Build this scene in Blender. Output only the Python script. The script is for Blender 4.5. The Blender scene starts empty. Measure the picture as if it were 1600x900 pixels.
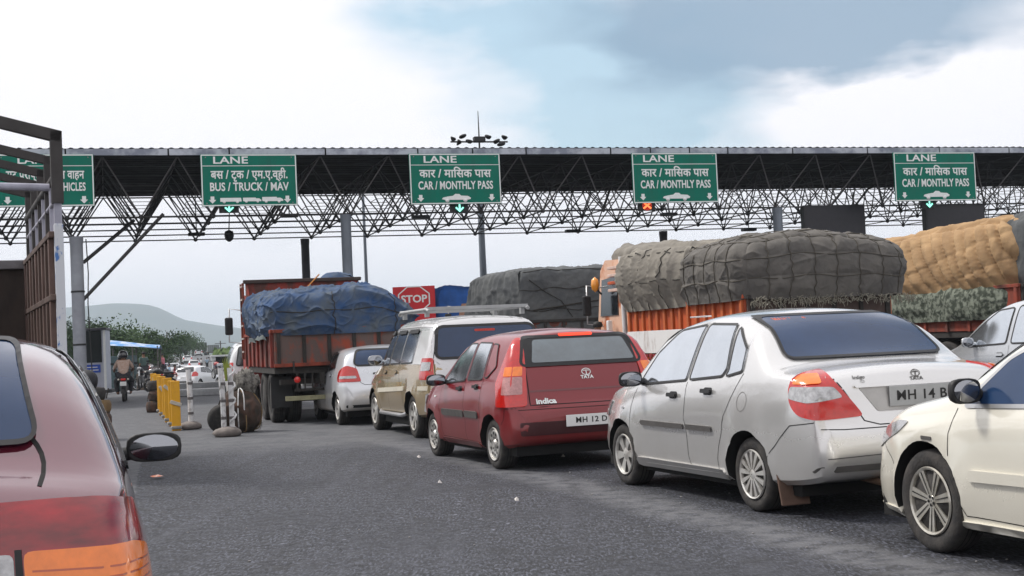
import bpy, bmesh, math, random
import numpy as np
from mathutils import Vector, Matrix
from mathutils.bvhtree import BVHTree
from mathutils.geometry import delaunay_2d_cdt
R = math.radians
rng = random.Random(7)
sc = bpy.context.scene
COL = sc.collection
# ------------------------------------------------------------------ camera
CAMH = 1.42
FPX = 2100.0
cam_d = bpy.data.cameras.new('camera')
cam_d.sensor_width = 36.0
cam_d.lens = 36.0 * FPX / 1600.0
cam_d.clip_start = 0.05
cam_d.clip_end = 20000
cam = bpy.data.objects.new('camera', cam_d)
COL.objects.link(cam)
cam.matrix_world = Matrix.Translation((0, 0, CAMH)) @ Matrix.Rotation(R(90 + 2.26), 4, 'X') @ Matrix.Rotation(R(-2.58), 4, 'Z')
sc.camera = cam
# ------------------------------------------------------------------ view
sc.view_settings.view_transform = 'Standard'
sc.view_settings.look = 'None'
sc.view_settings.exposure = 0.42
sc.view_settings.gamma = 1.0
# ------------------------------------------------------------------ world: hazy sky with broken cloud
SUN_EL, SUN_AZ = 52.0, -70.0          # azimuth: degrees from +Y towards +X
W = bpy.data.worlds.new('World')
sc.world = W
W.use_nodes = True
nt = W.node_tree
nt.nodes.clear()
def N(t, tree=None, **kw):
    n = (tree or nt).nodes.new(t)
    for k, v in kw.items():
        setattr(n, k, v)
    return n
def LK(a, b, tree=None):
    (tree or nt).links.new(a, b)
wo = N('ShaderNodeOutputWorld'); bg = N('ShaderNodeBackground'); bg.inputs['Strength'].default_value = 0.1
sky = N('ShaderNodeTexSky'); sky.sky_type = 'NISHITA'; sky.sun_disc = False
sky.sun_elevation = R(SUN_EL); sky.sun_rotation = R(SUN_AZ); sky.dust_density = 2.0
tc = N('ShaderNodeTexCoord')
mp = N('ShaderNodeMapping'); mp.inputs['Scale'].default_value = (1.0, 1.0, 2.6)
LK(tc.outputs['Generated'], mp.inputs['Vector'])
n1 = N('ShaderNodeTexNoise'); n1.inputs['Scale'].default_value = 3.4; n1.inputs['Detail'].default_value = 7; n1.inputs['Roughness'].default_value = 0.5; n1.inputs['Distortion'].default_value = .35
LK(mp.outputs[0], n1.inputs['Vector'])
n2 = N('ShaderNodeTexNoise'); n2.inputs['Scale'].default_value = 6.0; n2.inputs['Detail'].default_value = 6
mp2 = N('ShaderNodeMapping'); mp2.inputs['Scale'].default_value = (1, 1, 3.2); mp2.inputs['Location'].default_value = (3.1, 1.7, .4)
LK(tc.outputs['Generated'], mp2.inputs['Vector']); LK(mp2.outputs[0], n2.inputs['Vector'])
def wm(op, a, b=None, clamp=False):
    m = N('ShaderNodeMath', operation=op, use_clamp=clamp)
    for i, v in enumerate((a, b)):
        if v is None: continue
        if isinstance(v, (int, float)): m.inputs[i].default_value = v
        else: LK(v, m.inputs[i])
    return m.outputs[0]
nv = N('ShaderNodeVectorMath', operation='NORMALIZE'); LK(tc.outputs['Generated'], nv.inputs[0])
n0 = N('ShaderNodeTexNoise'); n0.inputs['Scale'].default_value = 5.0; n0.inputs['Detail'].default_value = 6; n0.inputs['Roughness'].default_value = .55
LK(mp.outputs[0], n0.inputs['Vector'])
wv = N('ShaderNodeVectorMath', operation='MULTIPLY_ADD'); LK(n0.outputs['Color'], wv.inputs[0]); wv.inputs[1].default_value = (.30, 0, .13); LK(nv.outputs[0], wv.inputs[2])
wv2 = N('ShaderNodeVectorMath', operation='SUBTRACT'); LK(wv.outputs[0], wv2.inputs[0]); wv2.inputs[1].default_value = (.15, 0, .065)
sx = N('ShaderNodeSeparateXYZ'); LK(wv2.outputs[0], sx.inputs[0])
azm = wm('ARCTAN2', sx.outputs['X'], sx.outputs['Y']); elv = wm('ARCSINE', sx.outputs['Z'])
def lobe(az, el, sa, se):
    # soft patch of sky about azimuth az, elevation el (degrees), with its edge broken up by the warp above
    p = wm('MULTIPLY', wm('SUBTRACT', azm, R(az)), 1 / R(sa)); q = wm('MULTIPLY', wm('SUBTRACT', elv, R(el)), 1 / R(se))
    d2 = wm('ADD', wm('MULTIPLY', p, p), wm('MULTIPLY', q, q)); return wm('POWER', 2.71828, wm('MULTIPLY', d2, -1.0))
gapf = wm('MULTIPLY', wm('SUBTRACT', wm('ADD', wm('ADD', lobe(2, 13.5, 6, 3.2), lobe(6, 9.2, 5, 2.6)), wm('MULTIPLY', n1.outputs['Fac'], .55)), .42), 1.6, True)
bk = wm('ADD', wm('ADD', lobe(10, 13.0, 6.5, 3.2), lobe(19, 14.5, 8, 3.4)), wm('ADD', lobe(55, 30, 25, 14), lobe(14, 10.6, 7, 1.6)))
brk = wm('ADD', lobe(19, 9.0, 6, 1.5), wm('MULTIPLY', lobe(3, 11.2, 3, .8), .8))
bankf = wm('MULTIPLY', wm('SUBTRACT', wm('SUBTRACT', wm('ADD', bk, wm('MULTIPLY', n2.outputs['Fac'], .8)), brk), .47), 1.15, True)
white = N('ShaderNodeRGB'); white.outputs[0].default_value = (8.3, 8.15, 8.5, 1)
grey = N('ShaderNodeRGB'); grey.outputs[0].default_value = (2.0, 3.05, 4.2, 1)
skyb = N('ShaderNodeMixRGB', blend_type='MIX'); skyb.inputs[0].default_value = .55
skyb.inputs[2].default_value = (5.0, 7.0, 8.0, 1); LK(sky.outputs[0], skyb.inputs[1])
m1 = N('ShaderNodeMixRGB'); LK(gapf, m1.inputs[0]); LK(white.outputs[0], m1.inputs[1]); LK(skyb.outputs[0], m1.inputs[2])
m2 = N('ShaderNodeMixRGB'); LK(wm('MULTIPLY', bankf, .9), m2.inputs[0]); LK(m1.outputs[0], m2.inputs[1]); LK(grey.outputs[0], m2.inputs[2])
LK(m2.outputs[0], bg.inputs['Color']); LK(bg.outputs[0], wo.inputs['Surface'])
# ------------------------------------------------------------------ sun
sl = bpy.data.lights.new('sun', 'SUN'); sl.energy = 2.4; sl.angle = R(10); sl.color = (1, .96, .9)
so = bpy.data.objects.new('sun', sl); COL.objects.link(so)
sd = Vector((math.sin(R(SUN_AZ)) * math.cos(R(SUN_EL)), math.cos(R(SUN_AZ)) * math.cos(R(SUN_EL)), math.sin(R(SUN_EL))))
so.rotation_euler = sd.to_track_quat('Z', 'Y').to_euler()
so.location = sd * 60
# ------------------------------------------------------------------ placing: a photo measurement turned into a ground point, once
CM = cam.matrix_world.copy()
def ray(px, py):
    return (CM.to_3x3() @ Vector(((px - 800) / FPX, (450 - py) / FPX, -1)))
def gnd(px, py, z=0.0):
    d = ray(px, py); t = (z - CAMH) / d.z
    return Vector((d.x * t, d.y * t, z))
def at(px, py, Y):
    d = ray(px, py); t = Y / d.y
    return Vector((d.x * t, Y, CAMH + d.z * t))
TH = R(16.9)                                      # the road runs this far left of the view
TERR = [(-200, 0), (56, 0), (72, -.25), (92, -.78), (130, -.85), (200, -.65), (245, .2), (290, 1.15), (330, 1.32), (500, 1.36), (9000, 1.38)]
def tz(x, y):
    d = -math.sin(TH) * x + math.cos(TH) * y
    return float(np.interp(d, [a for a, b in TERR], [b for a, b in TERR]))
def far(px, Y):
    p = at(px, 555, Y); return Vector((p.x, p.y, tz(p.x, p.y)))
DV = Vector((-math.sin(TH), math.cos(TH), 0)); EV = Vector((math.cos(TH), math.sin(TH), 0))
# ------------------------------------------------------------------ materials
MATS = {}
def mat(name, col, rough=.6, metal=0.0, coat=0.0, noise=0.0, nscale=6.0, col2=None, bump=0.0, bscale=40.0, emit=None, estr=1.0, ior=1.5, spec=None, thr=None, stretch=None, alpha=None):
    if name in MATS: return MATS[name]
    m = bpy.data.materials.new(name); m.use_nodes = True
    t = m.node_tree; b = t.nodes['Principled BSDF']
    b.inputs['Base Color'].default_value = (*col, 1); b.inputs['Roughness'].default_value = rough
    b.inputs['Metallic'].default_value = metal; b.inputs['Coat Weight'].default_value = coat; b.inputs['Coat Roughness'].default_value = .06
    b.inputs['IOR'].default_value = ior
    if spec is not None: b.inputs['Specular IOR Level'].default_value = spec
    tcn = N('ShaderNodeTexCoord', t)
    src = tcn.outputs['Object']
    if stretch:
        mpn = N('ShaderNodeMapping', t); mpn.inputs['Scale'].default_value = stretch; LK(src, mpn.inputs[0], t); src = mpn.outputs[0]
    if noise > 0 or col2:
        n = N('ShaderNodeTexNoise', t); n.inputs['Scale'].default_value = nscale; n.inputs['Detail'].default_value = 8; n.inputs['Roughness'].default_value = .62
        LK(src, n.inputs['Vector'], t)
        mr = N('ShaderNodeMapRange', t); lo, hi = thr or (.3, .7)
        mr.inputs['From Min'].default_value = lo; mr.inputs['From Max'].default_value = hi; LK(n.outputs['Fac'], mr.inputs['Value'], t)
        mx = N('ShaderNodeMixRGB', t)
        c2 = col2 or tuple(c * (1 - noise) for c in col)
        mx.inputs[1].default_value = (*col, 1); mx.inputs[2].default_value = (*c2, 1)
        LK(mr.outputs[0], mx.inputs[0], t); LK(mx.outputs[0], b.inputs['Base Color'], t)
        mr2 = N('ShaderNodeMapRange', t); mr2.inputs['To Min'].default_value = rough; mr2.inputs['To Max'].default_value = min(1, rough + .18)
        LK(n.outputs['Fac'], mr2.inputs['Value'], t); LK(mr2.outputs[0], b.inputs['Roughness'], t)
    if bump > 0:
        n3 = N('ShaderNodeTexNoise', t); n3.inputs['Scale'].default_value = bscale; n3.inputs['Detail'].default_value = 6
        LK(src, n3.inputs['Vector'], t)
        bp = N('ShaderNodeBump', t); bp.inputs['Strength'].default_value = bump; bp.inputs['Distance'].default_value = .02
        LK(n3.outputs['Fac'], bp.inputs['Height'], t); LK(bp.outputs[0], b.inputs['Normal'], t)
    if emit:
        b.inputs['Emission Color'].default_value = (*emit, 1); b.inputs['Emission Strength'].default_value = estr
    MATS[name] = m
    return m
def paint(name, col, metal=.0, rough=.3, dirt=(.30, .27, .23), dirt_amt=.5, cior=1.5, upper=None, cw0=.9):
    """car paint with clear coat and road dust that gathers low on the body"""
    if name in MATS: return MATS[name]
    m = bpy.data.materials.new(name); m.use_nodes = True; t = m.node_tree; b = t.nodes['Principled BSDF']
    b.inputs['Metallic'].default_value = metal; b.inputs['Coat Weight'].default_value = .9; b.inputs['Coat Roughness'].default_value = .05; b.inputs['Coat IOR'].default_value = cior
    g = N('ShaderNodeTexCoord', t); sp = N('ShaderNodeSeparateXYZ', t); LK(g.outputs['Object'], sp.inputs[0], t)
    n = N('ShaderNodeTexNoise', t); n.inputs['Scale'].default_value = 3.5; n.inputs['Detail'].default_value = 9; n.inputs['Roughness'].default_value = .7; LK(g.outputs['Object'], n.inputs['Vector'], t)
    mr = N('ShaderNodeMapRange', t); mr.inputs['From Min'].default_value = .75; mr.inputs['From Max'].default_value = .2; LK(sp.outputs['Z'], mr.inputs['Value'], t)
    mu = N('ShaderNodeMath', t, operation='MULTIPLY'); LK(mr.outputs[0], mu.inputs[0], t); LK(n.outputs['Fac'], mu.inputs[1], t)
    ad = N('ShaderNodeMath', t, operation='MULTIPLY_ADD', use_clamp=True); LK(mu.outputs[0], ad.inputs[0], t); ad.inputs[1].default_value = 1.3 * dirt_amt; 
    n4 = N('ShaderNodeTexNoise', t); n4.inputs['Scale'].default_value = 1.1; n4.inputs['Detail'].default_value = 4; LK(g.outputs['Object'], n4.inputs['Vector'], t)
    m4 = N('ShaderNodeMath', t, operation='MULTIPLY'); LK(n4.outputs['Fac'], m4.inputs[0], t); m4.inputs[1].default_value = .16 * dirt_amt; LK(m4.outputs[0], ad.inputs[2], t)
    mx = N('ShaderNodeMixRGB', t); LK(ad.outputs[0], mx.inputs[0], t); mx.inputs[1].default_value = (*col, 1); mx.inputs[2].default_value = (*dirt, 1); LK(mx.outputs[0], b.inputs['Base Color'], t)
    if upper:                                        # two-tone factory paint, split at a height
        gt = N('ShaderNodeMath', t, operation='GREATER_THAN'); gt.inputs[1].default_value = upper[0]; LK(sp.outputs['Z'], gt.inputs[0], t)
        mu2 = N('ShaderNodeMixRGB', t); LK(gt.outputs[0], mu2.inputs[0], t); mu2.inputs[1].default_value = (*col, 1); mu2.inputs[2].default_value = (*upper[1], 1); LK(mu2.outputs[0], mx.inputs[1], t)
    r2 = N('ShaderNodeMath', t, operation='MULTIPLY_ADD'); LK(ad.outputs[0], r2.inputs[0], t); r2.inputs[1].default_value = .5; r2.inputs[2].default_value = rough; LK(r2.outputs[0], b.inputs['Roughness'], t)
    cw = N('ShaderNodeMath', t, operation='MULTIPLY_ADD', use_clamp=True); LK(ad.outputs[0], cw.inputs[0], t); cw.inputs[1].default_value = -1.2; cw.inputs[2].default_value = cw0; LK(cw.outputs[0], b.inputs['Coat Weight'], t)
    MATS[name] = m; return m
GLASS = mat('tinted_glass', (.012, .016, .02), rough=.03, ior=1.9, noise=.3, nscale=2)
GLASSW = mat('glaring_glass', (.66, .70, .74), rough=.03, metal=.95, noise=.12, nscale=2)  # opaque pale mirror tone stands in for bright sky seen through the windows
GLASSB = mat('blue_tinted_glass', (.016, .042, .105), rough=.05, ior=1.55, noise=.3, nscale=2)
RUB = mat('tyre_rubber', (.022, .021, .021), rough=.8, noise=.4, nscale=12, col2=(.07, .062, .055), thr=(.4, .8), bump=.3, bscale=60)
BLK = mat('black_plastic', (.015, .015, .016), rough=.45, noise=.3, nscale=9)
BLKM = mat('matt_black', (.006, .006, .006), rough=.9)
TRIM = mat('grey_moulding', (.10, .095, .09), rough=.55, noise=.3, nscale=9)
ALU = mat('wheel_silver', (.62, .61, .58), rough=.35, metal=.6, noise=.35, nscale=8, col2=(.25, .22, .19), thr=(.45, .8))
STEEL = mat('bright_steel', (.6, .6, .6), rough=.25, metal=.9, noise=.2)
REDL = mat('red_lens', (.42, .006, .005), rough=.12, coat=1, noise=.35, nscale=25, emit=(1, .03, .01), estr=.10)
ORGL = mat('orange_lens', (.8, .18, .01), rough=.12, coat=1, noise=.3, nscale=20, emit=(1, .25, .02), estr=.12)
CLRL = mat('clear_lens', (.55, .55, .55), rough=.1, metal=.5, coat=1, noise=.5, nscale=30)
LITR = mat('lit_brake_lamp', (.8, .03, .01), rough=.3, emit=(1, .06, .02), estr=.9)
PLW = mat('plate_white', (.8, .8, .78), rough=.5, noise=.12)
PLG = mat('plate_grey', (.42, .43, .43), rough=.5, noise=.2)
INK = mat('black_ink', (.015, .015, .015), rough=.6)
WHT = mat('white_letter', (.8, .82, .8), rough=.5, noise=.08)
# ------------------------------------------------------------------ mesh helper
class MB:
    def __init__(s): s.v = []; s.f = []; s.m = []; s.sm = []
    def add(s, vs, fs, mi=0, smooth=False):
        o = len(s.v); s.v += [tuple(v) for v in vs]
        for f in fs: s.f.append([i + o for i in f]); s.m.append(mi); s.sm.append(smooth)
    def box(s, c, size, rot=None, mi=0, bev=0.0):
        x, y, z = (a / 2 for a in size); c = Vector(c)
        if bev > 0:
            b = min(bev, x * .9, y * .9, z * .9); vs = []; 
            bm = bmesh.new(); bmesh.ops.create_cube(bm, size=1)
            for v in bm.verts: v.co = Vector((v.co.x * size[0], v.co.y * size[1], v.co.z * size[2]))
            bmesh.ops.bevel(bm, geom=bm.edges[:], offset=b, segments=2, affect='EDGES', profile=.5)
            bm.verts.index_update()
            vs = [v.co.copy() for v in bm.verts]; fs = [[v.index for v in f.verts] for f in bm.faces]; bm.free()
        else:
            vs = [Vector((i, j, k)) for i in (-x, x) for j in (-y, y) for k in (-z, z)]
            fs = [(0, 1, 3, 2), (4, 6, 7, 5), (0, 4, 5, 1), (2, 3, 7, 6), (0, 2, 6, 4), (1, 5, 7, 3)]
        if rot is not None: vs = [rot @ v for v in vs]
        s.add([v + c for v in vs], fs, mi); return s
    def tube(s, pts, r, n=8, mi=0, caps=True, smooth=True):
        pts = [Vector(p) for p in pts]; k = len(pts)
        rs = r if isinstance(r, (list, tuple)) else [r] * k
        vs = []; up = None
        for i, p in enumerate(pts):
            d = (pts[min(i + 1, k - 1)] - pts[max(i - 1, 0)])
            d = d.normalized() if d.length > 1e-9 else Vector((0, 0, 1))
            if up is None: up = Vector((0, 0, 1)) if abs(d.z) < .9 else Vector((1, 0, 0))
            a = d.cross(up); a = a.normalized() if a.length > 1e-6 else d.orthogonal().normalized(); b = a.cross(d).normalized(); up = b
            for j in range(n):
                t = 2 * math.pi * (j + .5) / n; vs.append(p + a * (rs[i] * math.cos(t)) + b * (rs[i] * math.sin(t)))
        fs = [(i * n + j, i * n + (j + 1) % n, (i + 1) * n + (j + 1) % n, (i + 1) * n + j) for i in range(k - 1) for j in range(n)]
        s.add(vs, fs, mi, smooth)
        if caps: s.add(vs[:n], [tuple(range(n))[::-1]], mi); s.add(vs[-n:], [tuple(range(n))], mi)
        return s
    def lathe(s, prof, n=32, axis='Z', c=(0, 0, 0), mi=0, smooth=True, cap=True):
        vs = []; c = Vector(c)
        for (r, h) in prof:
            for j in range(n):
                t = 2 * math.pi * j / n; a, b = r * math.cos(t), r * math.sin(t)
                p = {'Z': (a, b, h), 'X': (h, a, b), 'Y': (a, h, b)}[axis]; vs.append(Vector(p) + c)
        fs = [(i * n + j, i * n + (j + 1) % n, (i + 1) * n + (j + 1) % n, (i + 1) * n + j) for i in range(len(prof) - 1) for j in range(n)]
        if cap:
            fs.append(tuple(range(n))[::-1]); o = (len(prof) - 1) * n; fs.append(tuple(range(o, o + n)))
        s.add(vs, fs, mi, smooth); return s
    def prism(s, poly, d0, d1, fr=lambda a, b, d: (a, b, d), mi=0):
        n = len(poly); vs = [fr(a, b, d0) for a, b in poly] + [fr(a, b, d1) for a, b in poly]
        fs = [tuple(range(n))[::-1], tuple(range(n, 2 * n))] + [(i, (i + 1) % n, n + (i + 1) % n, n + i) for i in range(n)]
        s.add(vs, fs, mi); return s
    def build(s, name, mats, parent=None, loc=None, rotz=None, sharp=None):
        me = bpy.data.meshes.new(name); me.from_pydata(s.v, [], s.f)
        if not isinstance(mats, (list, tuple)): mats = [mats]
        for m in mats: me.materials.append(m)
        me.polygons.foreach_set('material_index', s.m); me.polygons.foreach_set('use_smooth', s.sm)
        bm = bmesh.new(); bm.from_mesh(me); bmesh.ops.recalc_face_normals(bm, faces=bm.faces); bm.to_mesh(me); bm.free()
        if sharp: me.set_sharp_from_angle(angle=R(sharp))
        me.update()
        o = bpy.data.objects.new(name, me); COL.objects.link(o)
        if parent is not None: o.parent = parent
        if loc is not None: o.location = loc
        if rotz is not None: o.rotation_euler = (0, 0, rotz)
        return o
def tag(o, label=None, cat=None, group=None, kind=None):
    if label: o['label'] = label
    if cat: o['category'] = cat
    if group: o['group'] = group
    if kind: o['kind'] = kind
    return o
def root(name, loc, rotz, label, cat, group=None):
    o = bpy.data.objects.new(name, None); COL.objects.link(o); o.location = loc; o.rotation_euler = (0, 0, rotz)
    o.empty_display_size = .3
    return tag(o, label, cat, group)
def copy_tree(o, parent=None, depth=0):
    c = o.copy(); COL.objects.link(c); c.parent = parent
    for ch in [x for x in list(bpy.data.objects) if x.parent == o]: copy_tree(ch, c)
    return c
def text_mesh(body, size, bold=0.0, spacing=1.0, ext=.002, xs=1.0):
    c = bpy.data.curves.new('lettering', 'FONT'); c.body = body; c.size = size; c.align_x = 'CENTER'; c.align_y = 'CENTER'
    c.space_character = spacing; c.extrude = ext; c.offset = bold; c.resolution_u = 3
    o = bpy.data.objects.new('lettering', c); COL.objects.link(o)
    bpy.context.view_layer.update()
    me = bpy.data.meshes.new_from_object(o.evaluated_get(bpy.context.evaluated_depsgraph_get()))
    bpy.data.objects.remove(o); bpy.data.curves.remove(c)
    if xs != 1.0: me.transform(Matrix.Diagonal((xs, 1, 1, 1)))
    me.name = 'lettering'
    return me
def place_mesh(me, name, m, parent, mw=None):
    me.materials.clear(); me.materials.append(m)
    o = bpy.data.objects.new(name, me); COL.objects.link(o); o.parent = parent
    if mw is not None: o.matrix_local = mw
    return o
def vnoise(seed, scale, dim=3):
    r = np.random.RandomState(seed); K = r.normal(size=(14, dim)); K *= (scale * (0.5 + 1.3 * r.rand(14)) / np.linalg.norm(K, axis=1))[:, None]; ph = r.rand(14) * 6.28
    return lambda P: np.sin(np.asarray(P) @ K.T + ph).sum(-1) / 14 ** .5 / 1.3
# ================================================================== GROUND, HILLS
def ground_mat():
    m = bpy.data.materials.new('worn_asphalt'); m.use_nodes = True; t = m.node_tree; b = t.nodes['Principled BSDF']
    g = N('ShaderNodeNewGeometry', t)
    def noise(scale, det=8, rough=.6, stretch=None, rot=0):
        n = N('ShaderNodeTexNoise', t); n.inputs['Scale'].default_value = scale; n.inputs['Detail'].default_value = det; n.inputs['Roughness'].default_value = rough
        if stretch:
            mp = N('ShaderNodeMapping', t); mp.inputs['Rotation'].default_value = (0, 0, rot); mp.inputs['Scale'].default_value = stretch
            LK(g.outputs['Position'], mp.inputs[0], t); LK(mp.outputs[0], n.inputs['Vector'], t)
        else: LK(g.outputs['Position'], n.inputs['Vector'], t)
        return n.outputs['Fac']
    def mth(op, a, bb=None, c=None, cl=False):
        q = N('ShaderNodeMath', t, operation=op, use_clamp=cl)
        for i, v in enumerate((a, bb, c)):
            if v is None: continue
            if isinstance(v, (int, float)): q.inputs[i].default_value = v
            else: LK(v, q.inputs[i], t)
        return q.outputs[0]
    def ramp(v, lo, hi, a=0., c=1.):
        r = N('ShaderNodeMapRange', t, interpolation_type='SMOOTHSTEP'); r.inputs['From Min'].default_value = lo; r.inputs['From Max'].default_value = hi
        r.inputs['To Min'].default_value = a; r.inputs['To Max'].default_value = c; LK(v, r.inputs['Value'], t); return r.outputs[0]
    def mix(f, a, bb):
        q = N('ShaderNodeMixRGB', t)
        for i, v in ((0, f), (1, a), (2, bb)):
            if isinstance(v, tuple): q.inputs[i].default_value = (*v, 1)
            elif isinstance(v, float): q.inputs[i].default_value = v
            else: LK(v, q.inputs[i], t)
        return q.outputs[0]
    fine = noise(60, 4, .8); mid = noise(9, 8, .7); big = noise(.7, 6); tracks = noise(1.0, 5, .6, (1.6, .12, 1), TH * 1.0)
    vor = N('ShaderNodeTexVoronoi', t); vor.inputs['Scale'].default_value = 42; LK(g.outputs['Position'], vor.inputs['Vector'], t)
    agg = ramp(vor.outputs['Color'], .25, .8)
    dark = mix(agg, (.010, .011, .013), (.088, .090, .099))
    dark = mix(ramp(fine, .52, .7, 0, .8), dark, (.12, .12, .13))
    grit = noise(44, 2, .5, (1, .24, 1), TH * .5)
    dark = mix(ramp(grit, .42, .52, .95, 0), dark, (.006, .006, .008))
    dark = mix(ramp(noise(52, 2, .5, (1, .24, 1), TH * .5 + .2), .54, .62, 0, .85), dark, (.17, .172, .188))
    dark = mix(ramp(noise(.35, 5, .6), .45, .65, 0, .4), dark, (.03, .031, .036))
    fv = N('ShaderNodeTexVoronoi', t); fv.inputs['Scale'].default_value = 9; LK(g.outputs['Position'], fv.inputs['Vector'], t)
    fsep = N('ShaderNodeSeparateXYZ', t); LK(fv.outputs['Color'], fsep.inputs[0], t)
    fleck = mth('MULTIPLY', ramp(fv.outputs['Distance'], .20, .14), ramp(fsep.outputs['X'], .955, .96))
    dark = mix(mth('MULTIPLY', fleck, .8), dark, (.42, .42, .44))
    dark = mix(ramp(mid, .62, .78, 0, .5), dark, (.16, .16, .165))
    dark = mix(ramp(big, .35, .7, 0, .45), dark, (.036, .037, .042))
    dark = mix(ramp(tracks, .50, .70, 0, .5), dark, (.10, .10, .108))
    tr2 = noise(1.9, 4, .6, (2.6, .10, 1), TH * 1.15)
    dark = mix(ramp(tr2, .52, .70, 0, .45), dark, (.016, .016, .019))
    oil = noise(1.7, 4, .55)
    dark = mix(ramp(oil, .60, .70, 0, .65), dark, (.018, .018, .02))
    cv = N('ShaderNodeTexVoronoi', t, feature='DISTANCE_TO_EDGE'); cv.inputs['Scale'].default_value = .55
    wv_ = N('ShaderNodeVectorMath', t, operation='MULTIPLY_ADD'); nn_ = N('ShaderNodeTexNoise', t); nn_.inputs['Scale'].default_value = 2.2; nn_.inputs['Detail'].default_value = 6; LK(g.outputs['Position'], nn_.inputs['Vector'], t)
    LK(nn_.outputs['Color'], wv_.inputs[0], t); wv_.inputs[1].default_value = (.9, .9, 0); LK(g.outputs['Position'], wv_.inputs[2], t); LK(wv_.outputs[0], cv.inputs['Vector'], t)
    dark = mix(mth('MULTIPLY', ramp(cv.outputs['Distance'], .012, .002), ramp(noise(.9, 3), .5, .6, 0, .7)), dark, (.012, .012, .013))
    spots = noise(6.5, 2, .4)
    dark = mix(ramp(spots, .70, .74, 0, .7), dark, (.014, .014, .016))
    # worn pale wheel band and the older smooth concrete by the plaza
    sp = N('ShaderNodeSeparateXYZ', t); LK(g.outputs['Position'], sp.inputs[0], t)
    def band(p, q, w, edge):
        p = Vector(p); q = Vector(q); d = (q - p).normalized(); nx, ny = -d.y, d.x
        v = mth('ADD', mth('MULTIPLY', sp.outputs['X'], nx), mth('MULTIPLY', sp.outputs['Y'], ny))
        v = mth('ABSOLUTE', mth('SUBTRACT', v, p.x * nx + p.y * ny))
        v = mth('ADD', v, mth('MULTIPLY', mth('SUBTRACT', noise(1.3, 5), .5), edge * 1.6))
        return ramp(v, w + edge, w - edge * .3)
    bnd = band(gnd(700, 712), gnd(1500, 905), .16, .28)
    tint = N('ShaderNodeMixRGB', t, blend_type='MULTIPLY'); tint.inputs[0].default_value = 1; LK(dark, tint.inputs[1], t); tint.inputs[2].default_value = (.57, .60, .70, 1); dark = tint.outputs[0]
    col = mix(mth('MULTIPLY', bnd, ramp(noise(5, 6), .3, .65, .12, .75)), dark, (.145, .147, .156))
    # far zone: older, paler concrete beyond about 20 m, split along a wavering seam
    far = mth('ADD', sp.outputs['Y'], mth('MULTIPLY', mth('SUBTRACT', noise(.5, 6), .5), 3.0))
    farf = ramp(far, 18.5, 21.5)
    conc = mix(ramp(noise(2.2, 8), .3, .7), (.068, .072, .080), (.118, .121, .128))
    conc = mix(ramp(noise(1.0, 5, .6, (.15, 1.8, 1), TH), .5, .62, 0, .6), conc, (.11, .11, .12))
    col = mix(mth('MULTIPLY', farf, .9), col, conc)
    # left lane of smoother concrete next to the asphalt edge
    a = gnd(205, 800); c2 = gnd(222, 715)
    dd = (c2 - a).normalized()
    side = mth('SUBTRACT', mth('ADD', mth('MULTIPLY', sp.outputs['X'], -dd.y), mth('MULTIPLY', sp.outputs['Y'], dd.x)), a.x * -dd.y + a.y * dd.x)
    sf = ramp(mth('ADD', side, mth('MULTIPLY', mth('SUBTRACT', noise(6, 4), .5), .12)), -.01, .02)
    col = mix(mth('MULTIPLY', sf, .85), col, mix(ramp(noise(3, 8), .3, .7), (.066, .07, .078), (.108, .11, .118)))
    LK(col, b.inputs['Base Color'], t)
    LK(ramp(mid, .3, .7, .62, .85), b.inputs['Roughness'], t)
    bp = N('ShaderNodeBump', t); bp.inputs['Strength'].default_value = .55; bp.inputs['Distance'].default_value = .01
    hsum = mth('ADD', fine, mth('MULTIPLY', agg, .6)); LK(hsum, bp.inputs['Height'], t); LK(bp.outputs[0], b.inputs['Normal'], t)
    return m
g = MB()
S = 9000
ds = [-200, 0, 20, 40, 56, 60, 66, 72, 78, 85, 92, 105, 130, 160, 200, 220, 245, 270, 290, 310, 330, 400, 500, 1500, 9000]
dz = [(d, float(np.interp(d, [a for a, b in TERR], [b for a, b in TERR]))) for d in ds]
g.add([DV * d + EV * e + Vector((0, 0, z)) for d, z in dz for e in (-S, S)], [(2 * i, 2 * i + 1, 2 * i + 3, 2 * i + 2) for i in range(len(dz) - 1)])
tag(g.build('ground', ground_mat()), kind='structure')
earth = mat('roadside_earth', (.16, .15, .10), rough=.95, noise=.5, nscale=.05, col2=(.07, .10, .04))
g = MB(); dq = [q for q in dz if q[0] >= 92 and q[0] < 4000]
for e0, e1 in ((-1500, -9), (24, 1500)):
    g.add([DV * d + EV * e + Vector((0, 0, z + .012)) for d, z in dq for e in (e0, e1)], [(2 * i, 2 * i + 1, 2 * i + 3, 2 * i + 2) for i in range(len(dq) - 1)])
tag(g.build('verge_ground', earth), kind='structure')
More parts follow.
